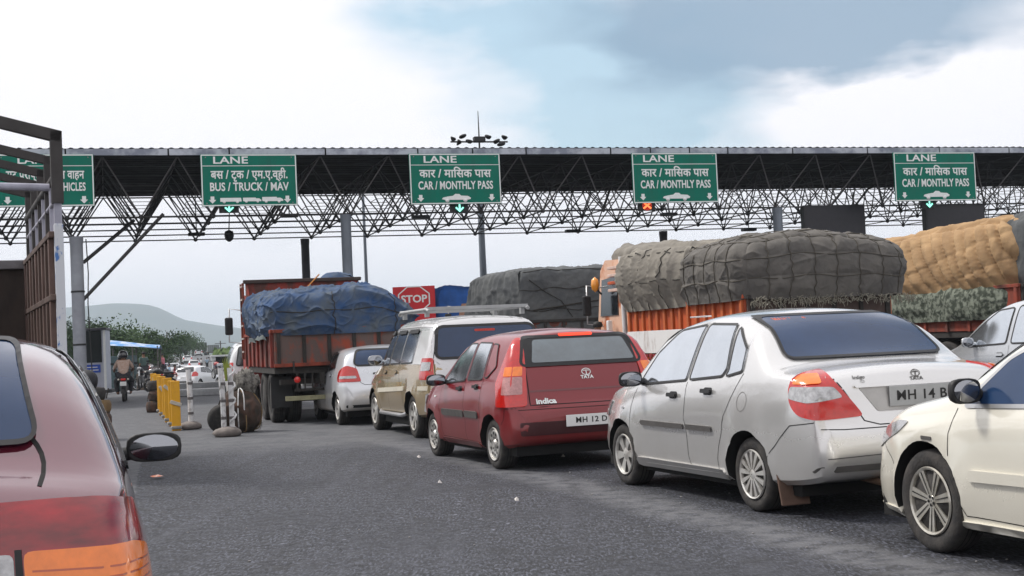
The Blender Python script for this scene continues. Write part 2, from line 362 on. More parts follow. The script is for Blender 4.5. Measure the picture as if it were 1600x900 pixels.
def ridge(name, Y, prof, base, m, seed, depth, amp):
    nz = vnoise(seed, .02 * 3000 / Y * 1.5)
    xs = np.linspace(prof[0][0], prof[-1][0], 220); ys = np.interp(xs, [p[0] for p in prof], [p[1] for p in prof])
    mb = MB(); vs = []; n = 26
    crest = [at(x, y, Y) for x, y in zip(xs, ys)]
    for j in range(n):
        u = j / (n - 1) * 2 - 1                     # -1 near foot .. 0 crest .. +1 far foot
        for cpt in crest:
            h = max(0, cpt.z) * (1 - abs(u)) ** 1.25
            P = np.array([cpt.x, Y + u * depth, 0.]); q = float(nz(P * .4)); q2 = float(nz(P * 1.3 + 9))
            h *= 1 + amp * (q + .5 * q2) * min(1, abs(u) * 3)
            vs.append((cpt.x * (Y + u * depth) / Y, Y + u * depth, max(h, -1) if abs(u) < .99 else -1))
    W_ = len(crest)
    mb.add(vs, [(j * W_ + i, j * W_ + i + 1, (j + 1) * W_ + i + 1, (j + 1) * W_ + i) for j in range(n - 1) for i in range(W_ - 1)], smooth=True)
    return tag(mb.build(name, m), kind='structure')
hillm = mat('hill_scrub', (.02, .045, .03), rough=1, noise=.5, nscale=.012, col2=(.07, .075, .05), stretch=(1, 1, 5))
ridge('hills', 3400, [(-900, 552), (-400, 520), (-60, 488), (90, 478), (140, 476), (176, 473), (215, 474), (240, 477), (262, 487), (285, 499), (310, 503), (345, 508), (372, 511), (420, 520), (560, 536), (900, 535), (1600, 512), (2200, 470)], 0, hillm, 3, 1100, .16)
ridge('low_hills', 1500, [(-500, 570), (0, 556), (200, 549), (300, 546), (345, 542), (372, 543), (420, 547), (560, 543), (900, 525)], 0, hillm, 8, 300, .2)
# ================================================================== TOLL PLAZA CANOPY
O = at(390, 233, 43.6); O.z = 0
ROT = math.atan2(EV.y, EV.x)                         # canopy frame: x along the facade, y along the road
def cx(px, py=233, dy=0.0):                         # photo column -> metres along the facade
    d = ray(px, py); n = DV; t = ((O + DV * dy)).dot(n) / d.dot(n); p = d * t
    return (p - O).dot(EV)
ZT, ZB, MOD = 7.95, 6.0, 2.3
canopy = root('toll_canopy', O, ROT, 'long flat dark steel canopy on a space frame over the toll lanes', 'canopy')
S0, S1, ND = -6 * MOD, 20 * MOD, 5
struts_m = mat('dark_painted_steel', (.06, .057, .057), rough=.6, noise=.4, nscale=4)
strut_l = mat('grey_painted_steel', (.16, .15, .15), rough=.6, noise=.4, nscale=4)
segs = []
nx = int(round((S1 - S0) / MOD))
for i in range(nx + 1):
    for j in range(ND + 1):
        p = Vector((S0 + i * MOD, j * MOD, ZT - .12))
        if i < nx: segs.append((p, p + Vector((MOD, 0, 0)), .027, 0))
        if j < ND: segs.append((p, p + Vector((0, MOD, 0)), .023, 0))
for i in range(nx):
    for j in range(ND):
        b = Vector((S0 + (i + .5) * MOD, (j + .5) * MOD, ZB))
        if i < nx - 1: segs.append((b, b + Vector((MOD, 0, 0)), .031, 0))
        if j < ND - 1: segs.append((b, b + Vector((0, MOD, 0)), .026, 0))
        for a in (0, 1):
            for c2 in (0, 1):
                t = Vector((S0 + (i + a) * MOD, (j + c2) * MOD, ZT - .12)); segs.append((b, t, .026, 1 if c2 == 0 and j == 0 else 0))
        # secondary bracing inside the pyramid (short members)
        mid = [b.lerp(Vector((S0 + (i + a) * MOD, (j + c2) * MOD, ZT - .12)), .52) for a, c2 in ((0, 0), (1, 0), (1, 1), (0, 1))]
        for k in range(4): segs.append((mid[k], mid[(k + 1) % 4], .014, 0))
def dcam(s):
    w = O + EV * ((s[0].x + s[1].x) / 2) + DV * ((s[0].y + s[1].y) / 2)
    px = 800 + FPX * w.x / w.y
    off = 0 if -20 < px < 1620 else 1000
    return off + w.length - 3 * s[2] * 100 - (20 if s[3] else 0)
segs.sort(key=dcam)
for s in segs[:100]:
    mb = MB().tube([s[0], s[1]], s[2], 6); mb.build('strut', strut_l if s[3] else struts_m, canopy)
mb = MB()
for s in segs[100:]: mb.tube([s[0], s[1]], s[2], 4, caps=False)
tag(mb.build('strut_lattice', struts_m, canopy), kind='stuff')
nodem = MB()
for i in range(nx):
    for j in range(ND):
        b = Vector((S0 + (i + .5) * MOD, (j + .5) * MOD, ZB)); nodem.lathe([(.001, -.09), (.07, -.05), (.09, 0), (.07, .05), (.001, .09)], 8, c=b, cap=False)
tag(nodem.build('node_balls', struts_m, canopy), kind='stuff')
# corrugated roof sheet
sheetm = mat('dark_roof_sheet', (.022, .02, .022), rough=.7, noise=.5, nscale=1.5, col2=(.05, .045, .046))
mb = MB(); L = S1 - S0; n = int(L / .06); Dp = ND * MOD
vs = []
for i in range(n + 1):
    x = S0 - .3 + (L + .6) * i / n; z = ZT + .06 + .028 * math.sin(i * math.pi / 2.5)
    vs += [(x, -.45, z), (x, Dp + .4, z)]
mb.add(vs, [(2 * i, 2 * i + 2, 2 * i + 3, 2 * i + 1) for i in range(n)], smooth=True)
vs = [(a, b, c3 + .012) for a, b, c3 in vs]; mb.add(vs, [(2 * i, 2 * i + 2, 2 * i + 3, 2 * i + 1) for i in range(n)], smooth=True)
mb.build('roof_sheet', sheetm, canopy)
mb = MB()                                            # purlins under the sheet
for k in range(24): mb.box((S0 + L / 2, -.2 + k * (Dp + .2) / 23, ZT - .03), (L, .05, .07))
tag(mb.build('purlins', mat('purlin_steel', (.035, .03, .03), rough=.7, noise=.5, nscale=2), canopy), kind='stuff')
gm = mat('galvanised_gutter', (.44, .47, .52), rough=.4, metal=.2, noise=.4, nscale=1.2, col2=(.20, .22, .27), thr=(.45, .6))
x = S0 - .3; rr = random.Random(3)
while x < S1:
    w = min(rr.choice([1.5, 1.9, 2.6, 3.1]), S1 + .3 - x)
    MB().box((x + w / 2, -.47 + rr.uniform(-.004, .004), ZT - .06), (w - .05, .04, .20), bev=.008).build('gutter_panel', gm, canopy)
    x += w
MB().box((S0 + L / 2, -.43, ZT - .07), (L + .6, .03, .27)).build('fascia_backing', BLKM, canopy)
# columns
def column(px, dy, r, top, label, m, name='canopy_column', extra=None):
    p = O + EV * cx(px, 340, dy) + DV * dy; p.z = 0
    t = root(name, p, ROT, label, 'column')
    mb = MB(); mb.lathe([(r, .35), (r, top - .25)], 20, cap=True); mb.build('shaft', m, t, sharp=40)
    MB().box((0, 0, .18), (r * 4.5, r * 4.5, .36), bev=.03).build('plinth', mat('plinth_concrete', (.3, .3, .29), rough=.9, noise=.3), t)
    mb = MB().lathe([(r * 1.02, top - .25), (r * 1.08, top - .12), (r * 1.08, top)], 16); mb.build('capital', m, t, sharp=40)
    for k in (1.9, 3.6):
        MB().lathe([(r + .012, k), (r + .02, k + .03), (r + .012, k + .06)], 20, cap=False).build('band', BLK, t)
    return t
greyc = mat('grey_column_paint', (.20, .23, .27), rough=.5, noise=.35, nscale=2.5, stretch=(1, 1, .3))
darkc = mat('dark_column_paint', (.055, .055, .065), rough=.5, noise=.4, nscale=3, stretch=(1, 1, .3))
column(540, .9, .175, 5.95, 'light grey column between the red truck and the second lane sign', greyc)
column(475, 9.8, .165, 5.9, 'dark slim column behind the red truck bulkhead', darkc)
column(1215, .9, .18, 5.95, 'grey column right behind the netted load of the orange truck', greyc)
column(1035, 9.8, .17, 5.9, 'dark column stub above the front of the orange truck load', darkc)
tcol = column(118, 1.2, .2, 5.4, 'thick pale column at the left behind the dark open truck', mat('pale_column_paint', (.36, .38, .42), rough=.6, noise=.35, nscale=1.6))
cpl = O + EV * cx(119, 420, 1.2) + DV * 1.2
for (qx, qy, zz, tx) in ((0, 0, 3.2, 5.0), (.2, 2, 4.6, 3.0)):
    MB().tube([(qx, qy * .2, zz), (qx + tx * .55, qy, ZB + .1)], .06, 8).build('raking_strut', struts_m, tcol)
MB().tube([(.3, -.3, 5.3), (.34, -.3, 4.2), (.30, -.3, 3.2), (.36, -.3, 1.0)], .018, 6).build('cable', BLK, tcol)
# ------------------------------------------------------------------ lane signs
SG = mat('sign_green', (.003, .165, .11), rough=.5, noise=.25, nscale=1.6, col2=(.012, .135, .095), thr=(.4, .7), stretch=(1.6, 1, .35), spec=.15)
SGB = mat('sign_back', (.2, .2, .2), rough=.6)
ARW = [(-.055, .09), (.055, .09), (.055, .0), (.11, .0), (0, -.1), (-.11, .0), (-.055, .0)]
def vehicle_icon(mb, cx_, cz, w, kind):
    if kind == 'car':
        P = [(-.5, 0), (-.46, .16), (-.3, .26), (-.12, .33), (-.04, .52), (.1, .5), (.16, .34), (.4, .3), (.5, .1), (.48, -.02), (.38, -.08), (-.4, -.08)]
        hs = .33
    elif kind == 'bus':
        P = [(-.5, -.1), (-.5, .5), (.47, .5), (.5, .1), (.5, -.1)]; hs = .3
    else:
        P = [(-.5, 0), (-.5, .5), (.2, .5), (.2, .38), (.38, .38), (.5, .15), (.5, -.08), (-.45, -.08)]; hs = .35
    mb.prism([(cx_ + a * w, cz + b * w * hs) for a, b in P], -.032, -.026, lambda a, b, d: (a, d, b))
    for k in (-.32, .3):
        mb.lathe([(w * .07, -.035), (w * .07, -.028)], 12, 'Y', (cx_ + k * w, 0, cz - w * .04))
def lane_sign(x0, x1, y0, y1, hindi, eng, icons, label, lane_x=-.22, dyn=-.75, hs=.24, hx=1.0, ex=.68):
    a = at(x0, y0, 40); dy = dyn
    xa, xb = cx(x0, (y0 + y1) / 2, dy), cx(x1, (y0 + y1) / 2, dy); w = xb - xa
    def zat(px, py):
        d = ray(px, py); t = (O + DV * dy).dot(DV) / d.dot(DV); return CAMH + d.z * t
    zt, zb = zat((x0 + x1) / 2, y0), zat((x0 + x1) / 2, y1); h = zt - zb; zc = (zt + zb) / 2
    p = O + EV * (xa + xb) / 2 + DV * dy; p.z = zc
    t = root('lane_sign', p, ROT, label, 'road sign', 'green lane signs along the canopy edge')
    MB().box((0, 0, 0), (w, .05, h), bev=.012).build('panel', [SG], t)
    bw = .035
    for q in ((0, h / 2 - bw / 2 - .012, w - .03, bw), (0, -h / 2 + bw / 2 + .012, w - .03, bw)):
        MB().box((q[0], -.029, q[1]), (q[2], .006, q[3])).build('border', WHT, t)
    for s in (-1, 1): MB().box((s * (w / 2 - bw / 2 - .012), -.029, 0), (bw, .0062, h - .1)).build('border', WHT, t)
    MB().box((0, -.029, h * .275), (w - .1, .006, .02)).build('divider', WHT, t)
    rx = Matrix.Rotation(R(90), 4, 'X')
    def tx(body, size, x, z, bold, xs, nm='lettering', fit=None):
        me = text_mesh(body, size, bold, 1.02, .004)
        co = np.array([v.co for v in me.vertices]); ww = co[:, 0].max() - co[:, 0].min()
        if fit: xs = fit / ww
        me.transform(Matrix.Diagonal((xs, 1, 1, 1))); co = np.array([v.co for v in me.vertices]); mid = (co[:, 0].max() + co[:, 0].min()) / 2
        me.transform(Matrix.Translation((-mid, 0, 0)))
        return place_mesh(me, nm, WHT, t, Matrix.Translation((x, -.031, z)) @ rx)
    tx('LANE', h * .19, lane_x * w * .45, h * .378, .006, 1, fit=w * .36)
    tx(hindi, h * .225, 0, h * .10, .008, 1, fit=w * (.80 if 'BUS' in eng or 'EX' in eng else .79))
    tx(eng, h * .22, 0, -h * .135, .008, 1, fit=w * (.82 if 'CAR' in eng else .82))
    for s in (-1, 1):
        MB().prism([(s * w * .39 + u * 1.05, -h * .375 + v * 1.2) for u, v in ARW], -.034, -.026, lambda a, b, d: (a, d, b)).build('arrow', WHT, t)
    for k, (ic, px_, ww) in enumerate(icons):
        mb = MB(); vehicle_icon(mb, px_ * w, -h * .40, ww * w, ic); mb.build('vehicle_pictogram', WHT, t)
    for s in (-1, 1):
        for z in (-1, 1): MB().lathe([(.001, -.036), (.018, -.034), (.022, -.026)], 8, 'Y', (s * (w / 2 - .16), 0, z * (h / 2 - .10))).build('bolt', SGB, t)
    for s in (-.3, .3): MB().tube([(s * w, .02, h / 2 - .2), (s * w, .4, h / 2 - .1)], .03, 6).build('bracket', SGB, t)
    return t
CARIC = [('car', 0, .32)]
lane_sign(-6, 147, 241, 323, 'सूट प्राप्त / मुक्त वाहन', 'EXEMPT / FREE VEHICLES', [], 'green lane sign half hidden behind the dark open truck, for exempt vehicles')
lane_sign(314, 464, 241, 322, 'बस / टृक / एम.ए.व्ही.', 'BUS / TRUCK / MAV', [('bus', -.2, .22), ('truck', .02, .19), ('truck', .235, .22)], 'green lane sign reading BUS TRUCK MAV above the red truck', lane_x=-.42)
lane_sign(640, 782, 240, 319, 'कार / मािसक पास', 'CAR / MONTHLY PASS', CARIC, 'green CAR MONTHLY PASS sign nearest the roof mast and green arrow', lane_x=-.36)
lane_sign(988, 1121, 239, 317, 'कार / मािसक पास', 'CAR / MONTHLY PASS', CARIC, 'green CAR MONTHLY PASS sign with the lit red cross below it', lane_x=-.42)
lane_sign(1397, 1524, 238, 314, 'कार / मािसक पास', 'CAR / MONTHLY PASS', CARIC, 'green CAR MONTHLY PASS sign above the golden brown truck load', lane_x=-.36)
# lane signals
GRL = mat('lit_green_arrow', (.3, .9, .7), emit=(.35, 1, .8), estr=1.0)
RDL = mat('lit_red_cross', (1, .3, .1), emit=(1, .22, .06), estr=1.2)
DGL = mat('signal_green_face', (.0, .12, .09), rough=.4, noise=.3); DRL = mat('signal_red_face', (.35, .03, .01), rough=.4, noise=.3, emit=(1, .05, .02), estr=.25)
def signal(px, py, kind, label, w=.62, h=.34):
    dy = -.5; d = ray(px, py); tt = (O + DV * dy).dot(DV) / d.dot(DV); p = d * tt + Vector((0, 0, CAMH))
    t = root('lane_signal', p, ROT, label, 'signal lamp', 'lane signals under the canopy signs')
    MB().box((0, .08, 0), (w, .16, h), bev=.02).build('housing', BLK, t)
    MB().lathe([(.5 * h, -.012), (.5 * h, .0)], 24, 'Y', (0, 0, 0)).build('signal_face', DGL if kind == 'g' else DRL, t)
    if kind == 'g':
        mb = MB().prism([(-.03, .15), (.03, .15), (.03, -.06), (.11, .02), (.15, -.02), (0, -.16), (-.15, -.02), (-.11, .02), (-.03, -.06)], -.022, -.013, lambda a, b, d: (a, d, b))
        mb.build('lit_arrow', GRL, t)
    else:
        for s in (-1, 1): MB().box((0, -.02 - .002 * s, 0), (.36, .008, .06), Matrix.Rotation(s * R(38), 3, 'Y')).build('lit_bar', RDL, t)
    MB().tube([(0, .1, h / 2), (0, .1, ZB + 1 - p.z + .9)], .02, 6).build('hanger', struts_m, t)
signal(358, 324, 'g', 'green arrow signal under the BUS TRUCK MAV sign')
signal(718, 324, 'g', 'green arrow signal under the sign beside the roof mast')
signal(1011, 321, 'r', 'lit red cross signal under the fourth lane sign', .62, .36)
signal(1452, 318, 'g', 'green arrow signal under the rightmost lane sign')
def board(x0, x1, y0, y1, label):
    dy = 1.2
    def pt(px, py):
        d = ray(px, py); tt = (O + DV * dy).dot(DV) / d.dot(DV); return d * tt + Vector((0, 0, CAMH))
    a, b = pt(x0, y1), pt(x1, y0); w = (b - a).dot(EV); h = b.z - a.z; p = (a + b) / 2
    t = root('display_board', p, ROT, label, 'display board', 'dark display boards hung from the canopy')
    MB().box((0, 0, 0), (w, .25, h), bev=.02).build('case', mat('display_case', (.008, .008, .01), rough=.5), t)
    MB().box((0, -.128, 0), (w - .16, .01, h - .16)).build('screen', mat('dead_screen', (.016, .014, .02), rough=.35, noise=.3), t)
    for s in (-.35, .35): MB().tube([(s * w, 0, h / 2), (s * w, 0, h / 2 + .5)], .03, 6).build('hanger', struts_m, t)
board(1255, 1348, 320, 372, 'black display board left of the golden load, above the netted load')
board(1445, 1535, 320, 372, 'black display board under the rightmost green sign')
# small fittings under the canopy
def hung(px, py, dy, name, label, cat, f):
    d = ray(px, py); tt = (O + DV * dy).dot(DV) / d.dot(DV); p = d * tt + Vector((0, 0, CAMH))
    t = root(name, p, ROT, label, cat); f(t, p); return t
def f_dome(t, p):
    MB().lathe([(.02, .22), (.16, .16), (.19, .0), (.15, -.16), (.05, -.24), (.01, -.25)], 20).build('shade', BLK, t)
    MB().tube([(0, 0, .2), (.1, .1, ZT - p.z - .2)], .02, 6).build('stem', struts_m, t)
hung(358, 368, 9.5, 'hanging_loudspeaker', 'round dark loudspeaker hanging under the canopy left of the column', 'loudspeaker', f_dome)
def f_fix(t, p):
    MB().box((0, 0, 0), (.62, .3, .12), bev=.02).build('lamp_housing', BLK, t)
    MB().tube([(0, 0, .05), (0, 0, max(.3, ZT - p.z - .2))], .02, 6).build('stem', struts_m, t)
for (px, py, dy, lb) in ((452, 337, 3, 'dark lamp fitting under the canopy by the grey column'), (307, 366, 8, 'dark lamp fitting under the canopy at far left'), (657, 339, 3, 'dark lamp fitting left below the sign by the mast'), (895, 361, 8, 'dark lamp fitting low under the canopy right of the lamp pole'), (1170, 359, 8, 'dark lamp fitting just left of the right grey column'), (1045, 335, 3, 'dark lamp fitting below the sign with the red cross')):
    tag(hung(px, py, dy, 'canopy_lamp', lb, 'lamp', f_fix), group='lamp fittings under the canopy')
# roof mast with floodlights
def f_mast(t, p):
    MB().tube([(0, 0, -.2), (0, 0, 1.2)], [.035, .012], 8).build('rod', struts_m, t)
    MB().box((0, 0, .18), (.42, .25, .2), bev=.03).build('control_box', BLK, t)
    for k, (x, z, a) in enumerate(((-.95, .2, 20), (-.62, .3, -15), (-.35, .12, 10), (.35, .28, 12), (.62, .12, -20), (.95, .26, 15), (-.75, .08, 30), (.8, .02, -8))):
        q = MB().lathe([(.04, -.09), (.085, .0), (.10, .05)], 12, 'Y').build('floodlight', BLK, t, loc=(x, 0, z)); q.rotation_euler = (0, R(a), R(a * 3)); q.scale = (1.6, 1, .75)
    MB().tube([(-1.05, 0, .1), (1.05, 0, .1)], .03, 6).build('crossbar', struts_m, t)
hung(749, 226, 1.5, 'roof_mast', 'thin mast with a bar of floodlights on the canopy roof', 'mast', f_mast)
# lamp poles beyond the canopy
def lamp_pole(px, py0, Y, r, ztop, label):
    p = at(px, py0, Y); p.z = 0
    t = root('lamp_pole', p, 0, label, 'lamp pole', 'lamp poles beyond the canopy')
    MB().tube([(0, 0, 0), (0, 0, ztop)], [r * 1.25, r * .8], 12).build('pole', greyc, t)
    MB().tube([(0, 0, ztop), (.5, -.1, ztop + .35), (1.3, -.2, ztop + .45)], .05, 8).build('arm', greyc, t)
    MB().box((1.6, -.24, ztop + .45), (.7, .25, .12), bev=.03).build('lamp_head', BLK, t)
lamp_pole(754, 400, 62, .16, 9.3, 'tapered grey lamp pole rising above the grey tarpaulin truck')
lamp_pole(571, 400, 62, .075, 8.8, 'very thin lamp pole just right of the grey column')
# STOP board
def stop_sign():
    Y = 47; a, b = at(615, 490, Y), at(679, 446, Y); w = b.x - a.x; h = b.z - a.z + .3
    p = (a + b) / 2; p.z -= .15
    t = root('stop_sign', Vector((p.x, p.y, 0)), R(2), 'square red STOP board standing above the blue tarpaulin', 'road sign')
    RD = mat('sign_red', (.62, .012, .02), rough=.45, noise=.2, nscale=2)
    MB().box((0, 0, p.z), (w, .05, h), bev=.01).build('panel', RD, t)
    r = w * .335; zc = p.z + h * .13
    o = [(1.22 * math.cos(R(22.5 + 45 * k)), math.sin(R(22.5 + 45 * k))) for k in range(8)]
    mb = MB(); vs = [(x * r, -.032, zc + z * r) for x, z in o] + [(x * r * .92, -.032, zc + z * r * .92) for x, z in o]
    mb.add(vs, [(k, (k + 1) % 8, 8 + (k + 1) % 8, 8 + k) for k in range(8)]); mb.build('octagon_outline', WHT, t)
    me = text_mesh('STOP', .36, .010, 1.0, .004); place_mesh(me, 'lettering', WHT, t, Matrix.Translation((0, -.033, zc)) @ Matrix.Rotation(R(90), 4, 'X') @ Matrix.Diagonal((1.05, 1, 1, 1)))
    for s in (-.35, .35): MB().tube([(s * w, .05, 0), (s * w, .05, p.z + h / 2 - .05)], .03, 8).build('post', greyc, t)
stop_sign()
# ================================================================== VEHICLE TOOLKIT
def pchip(P):
    x = np.array([p[0] for p in P], float); y = np.array([p[1] for p in P], float)
    h = np.diff(x); d = np.diff(y) / h; m = np.zeros(len(x)); m[0], m[-1] = d[0], d[-1]
    for i in range(1, len(x) - 1):
        if d[i - 1] * d[i] > 0:
            w1, w2 = 2 * h[i] + h[i - 1], h[i] + 2 * h[i - 1]; m[i] = (w1 + w2) / (w1 / d[i - 1] + w2 / d[i])
    def f(q):
        q = min(max(q, x[0]), x[-1]); i = min(max(int(np.searchsorted(x, q)) - 1, 0), len(h) - 1); t = (q - x[i]) / h[i]
        return ((1 + 2 * t) * (1 - t) ** 2 * y[i] + t * (1 - t) ** 2 * h[i] * m[i] + t * t * (3 - 2 * t) * y[i + 1] + t * t * (t - 1) * h[i] * m[i + 1])
    return f
SIDE = [(0, .60), (.0, .90), (.05, .955), (.2, .985), (.45, 1.0), (.62, .998), (.8, .985), (.93, .965), (1.0, .94)]
def car_ring(S, s):
    zb, zt, zs = S['bot'](s), S['top'](s), S['belt'](s); zs = min(zs, zt - .025); zb = min(zb, zs - .05)
    w = S['plan'](s) * S['W'] / 2; tum = S.get('tumble', .32); pts = [(0, zb), (w * .5, zb)]
    for i, (v, k) in enumerate(SIDE): pts.append((w * k, zb + v * (zs - zb)))
    flare = S.get('crease', 0)
    x0 = w * .94; h = zt - zs; rr = min(S.get('rr', .11), h * .55 + .02); crown = min(S.get('crown', .05), h * .6)
    zc = zt - crown - rr * .75
    nG = 5
    for i in range(1, nG + 1):
        q = i / nG; z = zs + (max(zc, zs + .004) - zs) * q; pts.append((x0 - tum * (z - zs) - .25 * (z - zs) ** 2 * .6, z))
    xe, ze = pts[-1]; zt2 = zt - crown
    for i in range(1, 6):
        a = i / 5 * math.pi / 2; pts.append((xe - rr * 1.2 * (1 - math.cos(a)) - tum * rr * .4 * math.sin(a), ze + (zt2 - ze) * math.sin(a)))
    xe, ze = pts[-1]
    for i in range(1, 7):
        q = i / 6; pts.append((xe * (1 - q), ze + (zt - ze) * (1 - (1 - q) ** 2)))
    return pts
def car_mesh(S, paint_m, res=.07):
    L = S['L']; st = set()
    for q in (0, .004, .012, .025, .045, .07, .1, .14, .19, .25): st.add(q); st.add(L - q)
    for p in S['top_pts']: st.add(p[0])
    x = .3
    while x < L - .3: st.add(round(x, 4)); x += res
    st = sorted(st); st = [s for i, s in enumerate(st) if i == 0 or s - st[i - 1] > .0035]
    vs = []; fs = []; k = None
    for s in st:
        r = car_ring(S, s); r = r + [(-a, b) for a, b in r[-2:0:-1]]
        if k is None: k = len(r)
        vs += [(a, s - S['s0'], b) for a, b in r]
    vs = np.array(vs)
    G = vs.reshape(len(st), k, 3); up = np.clip((G[:, :, 2] - .95) / .12, 0, 1)[:, :, None]      # relax the upper shell so no hard ridge runs over it
    for _ in range(6):
        Q = .5 * G + .25 * (np.roll(G, 1, 1) + np.roll(G, -1, 1)); G = G + (Q - G) * up
    for _ in range(2):
        Q = G.copy(); Q[1:-1, :, 0] = .5 * G[1:-1, :, 0] + .25 * (G[2:, :, 0] + G[:-2, :, 0]); G = G + (Q - G) * up
    vs = G.reshape(-1, 3)
    # wheel arch flares and door-side sculpting
    for ax in (S['ra'], S['ra'] + S['wb']):
        d = np.hypot(vs[:, 1] - (ax - S['s0']), vs[:, 2] - S['R']); ra = S['R'] + .05
        b = np.exp(-((d - ra - .01) / .045) ** 2) * .016 + np.exp(-(np.maximum(d - ra, 0) / .16) ** 2) * .012
        on = (np.abs(vs[:, 0]) > S['W'] * .38) & (vs[:, 2] < S['belt'](ax) - .03); vs[on, 0] += np.sign(vs[on, 0]) * b[on]
    cr = S.get('crease')
    if cr:
        zc = cr[0] + (cr[1] - cr[0]) * (vs[:, 1] + S['s0']) / L; b = np.exp(-((vs[:, 2] - zc) / .035) ** 2) * .010 - np.exp(-((vs[:, 2] - zc + .12) / .09) ** 2) * .012
        on = np.abs(vs[:, 0]) > S['W'] * .40; vs[on, 0] += np.sign(vs[on, 0]) * b[on]
    n = len(st)
    fs = [(i * k + j, i * k + (j + 1) % k, (i + 1) * k + (j + 1) % k, (i + 1) * k + j) for i in range(n - 1) for j in range(k)]
    fs += [tuple(range(k))[::-1], tuple(range((n - 1) * k, n * k))]
    me = bpy.data.meshes.new('body'); me.from_pydata([tuple(v) for v in vs], [], fs); me.materials.append(paint_m); me.materials.append(BLKM)
    bm = bmesh.new(); bm.from_mesh(me); bmesh.ops.recalc_face_normals(bm, faces=bm.faces); 
    for f in bm.faces: f.smooth = True
    bvh = BVHTree.FromBMesh(bm); bm.to_mesh(me); bm.free()
    return me, bvh
def cut_arches(o, S, parent):
    for ax in (S['ra'], S['ra'] + S['wb']):
        c = MB().lathe([(S['R'] + .055, -S['W']), (S['R'] + .055, S['W'])], 40, 'X', (0, ax - S['s0'], S['R'])); 
        q = c.build('cut', [BLKM], parent); q.data.polygons.foreach_set('use_smooth', [False] * len(q.data.polygons))
        md = o.modifiers.new('b', 'BOOLEAN'); md.operation = 'DIFFERENCE'; md.object = q; md.solver = 'EXACT'; md.material_mode = 'TRANSFER'
        bpy.context.view_layer.update()
        me = bpy.data.meshes.new_from_object(o.evaluated_get(bpy.context.evaluated_depsgraph_get()))
        o.modifiers.clear(); old = o.data; o.data = me; bpy.data.meshes.remove(old); me.name = 'body'
        bpy.data.objects.remove(q)
    o.data.set_sharp_from_angle(angle=R(32))
def rnd(poly, r, n=3):
    out = []; k = len(poly)
    for i in range(k):
        p, a, b = Vector(poly[i]), Vector(poly[i - 1]), Vector(poly[(i + 1) % k]); u, v = a - p, b - p
        q = min(r, u.length * .45, v.length * .45); s, e = p + u.normalized() * q, p + v.normalized() * q
        for j in range(n + 1):
            t = j / n; out.append(tuple(s * (1 - t) ** 2 + p * 2 * t * (1 - t) + e * t * t))
    return out
def inpoly(x, y, P):
    c = False; j = len(P) - 1
    for i in range(len(P)):
        if (P[i][1] > y) != (P[j][1] > y) and x < (P[j][0] - P[i][0]) * (y - P[i][1]) / (P[j][1] - P[i][1] + 1e-12) + P[i][0]: c = not c
        j = i
    return c
def cast(bvh, view, a, b):
    if isinstance(view, tuple):                     # fan of rays round a corner: (side, centre x, centre y, +1 front / -1 rear); a = angle / 100
        sx, cxx, cy, dr = view; th = R(a * 100); h = bvh.ray_cast(Vector((sx * cxx, cy, b)), Vector((sx * math.sin(th), dr * math.cos(th), 0)))
        if h[0] is not None:
            n = h[1]; return h[0], (n if n.dot(h[0] - Vector((sx * cxx, cy, b))) > 0 else -n)
        q = bvh.find_nearest(Vector((sx * .8, cy + dr * .4, b))); return q[0], q[1]
    o, d = {'L': (Vector((-5, a, b)), Vector((1, 0, 0))), 'R': (Vector((5, a, b)), Vector((-1, 0, 0))), 'B': (Vector((a, -9, b)), Vector((0, 1, 0))), 'F': (Vector((a, 9, b)), Vector((0, -1, 0))), 'T': (Vector((a, b, 9)), Vector((0, 0, -1)))}[view]
    h = bvh.ray_cast(o, d)
    if h[0] is None:
        q = bvh.find_nearest({'L': Vector((-.8, a, b)), 'R': Vector((.8, a, b)), 'B': Vector((a, -2, b)), 'F': Vector((a, 2, b)), 'T': Vector((a, b, 1.3))}[view]); return q[0], q[1]
    return h[0], h[1]
def patch(bvh, poly, view, m, name, parent, off=.004, thick=.006, res=.06, edge=None):
    B = []; k = len(poly)
    for i in range(k):
        p, q = poly[i], poly[(i + 1) % k]; L = math.dist(p, q); n = max(1, int(L / res)); B += [(p[0] + (q[0] - p[0]) * j / n, p[1] + (q[1] - p[1]) * j / n) for j in range(n)]
    nb = len(B); I = []
    xs = [p[0] for p in poly]; ys = [p[1] for p in poly]; y = min(ys) + res * .5
    while y < max(ys):
        x = min(xs) + res * .5
        while x < max(xs):
            if inpoly(x, y, B) and min((x - a) ** 2 + (y - b) ** 2 for a, b in B) > (res * .45) ** 2: I.append((x, y))
            x += res
        y += res
    r = delaunay_2d_cdt([Vector(p) for p in B + I], [], [list(range(nb))], 1, 1e-6)
    V2, _, F = r[0], r[1], r[2]
    top = []; bot = []
    if isinstance(view, tuple): pass
    for v in V2:
        h, nn = cast(bvh, view, v[0], v[1]); top.append(h + nn * off); bot.append(h + nn * (off - thick))
    mb = MB(); mb.add(top, F, 0, True)
    ec = {}
    for f in F:
        for i in range(len(f)):
            e = (f[i], f[(i + 1) % len(f)]); key = tuple(sorted(e)); ec[key] = ec.get(key, []) + [e]
    n = len(top); sk = [e[0] for e in ec.values() if len(e) == 1]
    mb.add(top + bot, [(b, a, a + n, b + n) for a, b in sk], 0)
    return mb.build(name, m, parent)
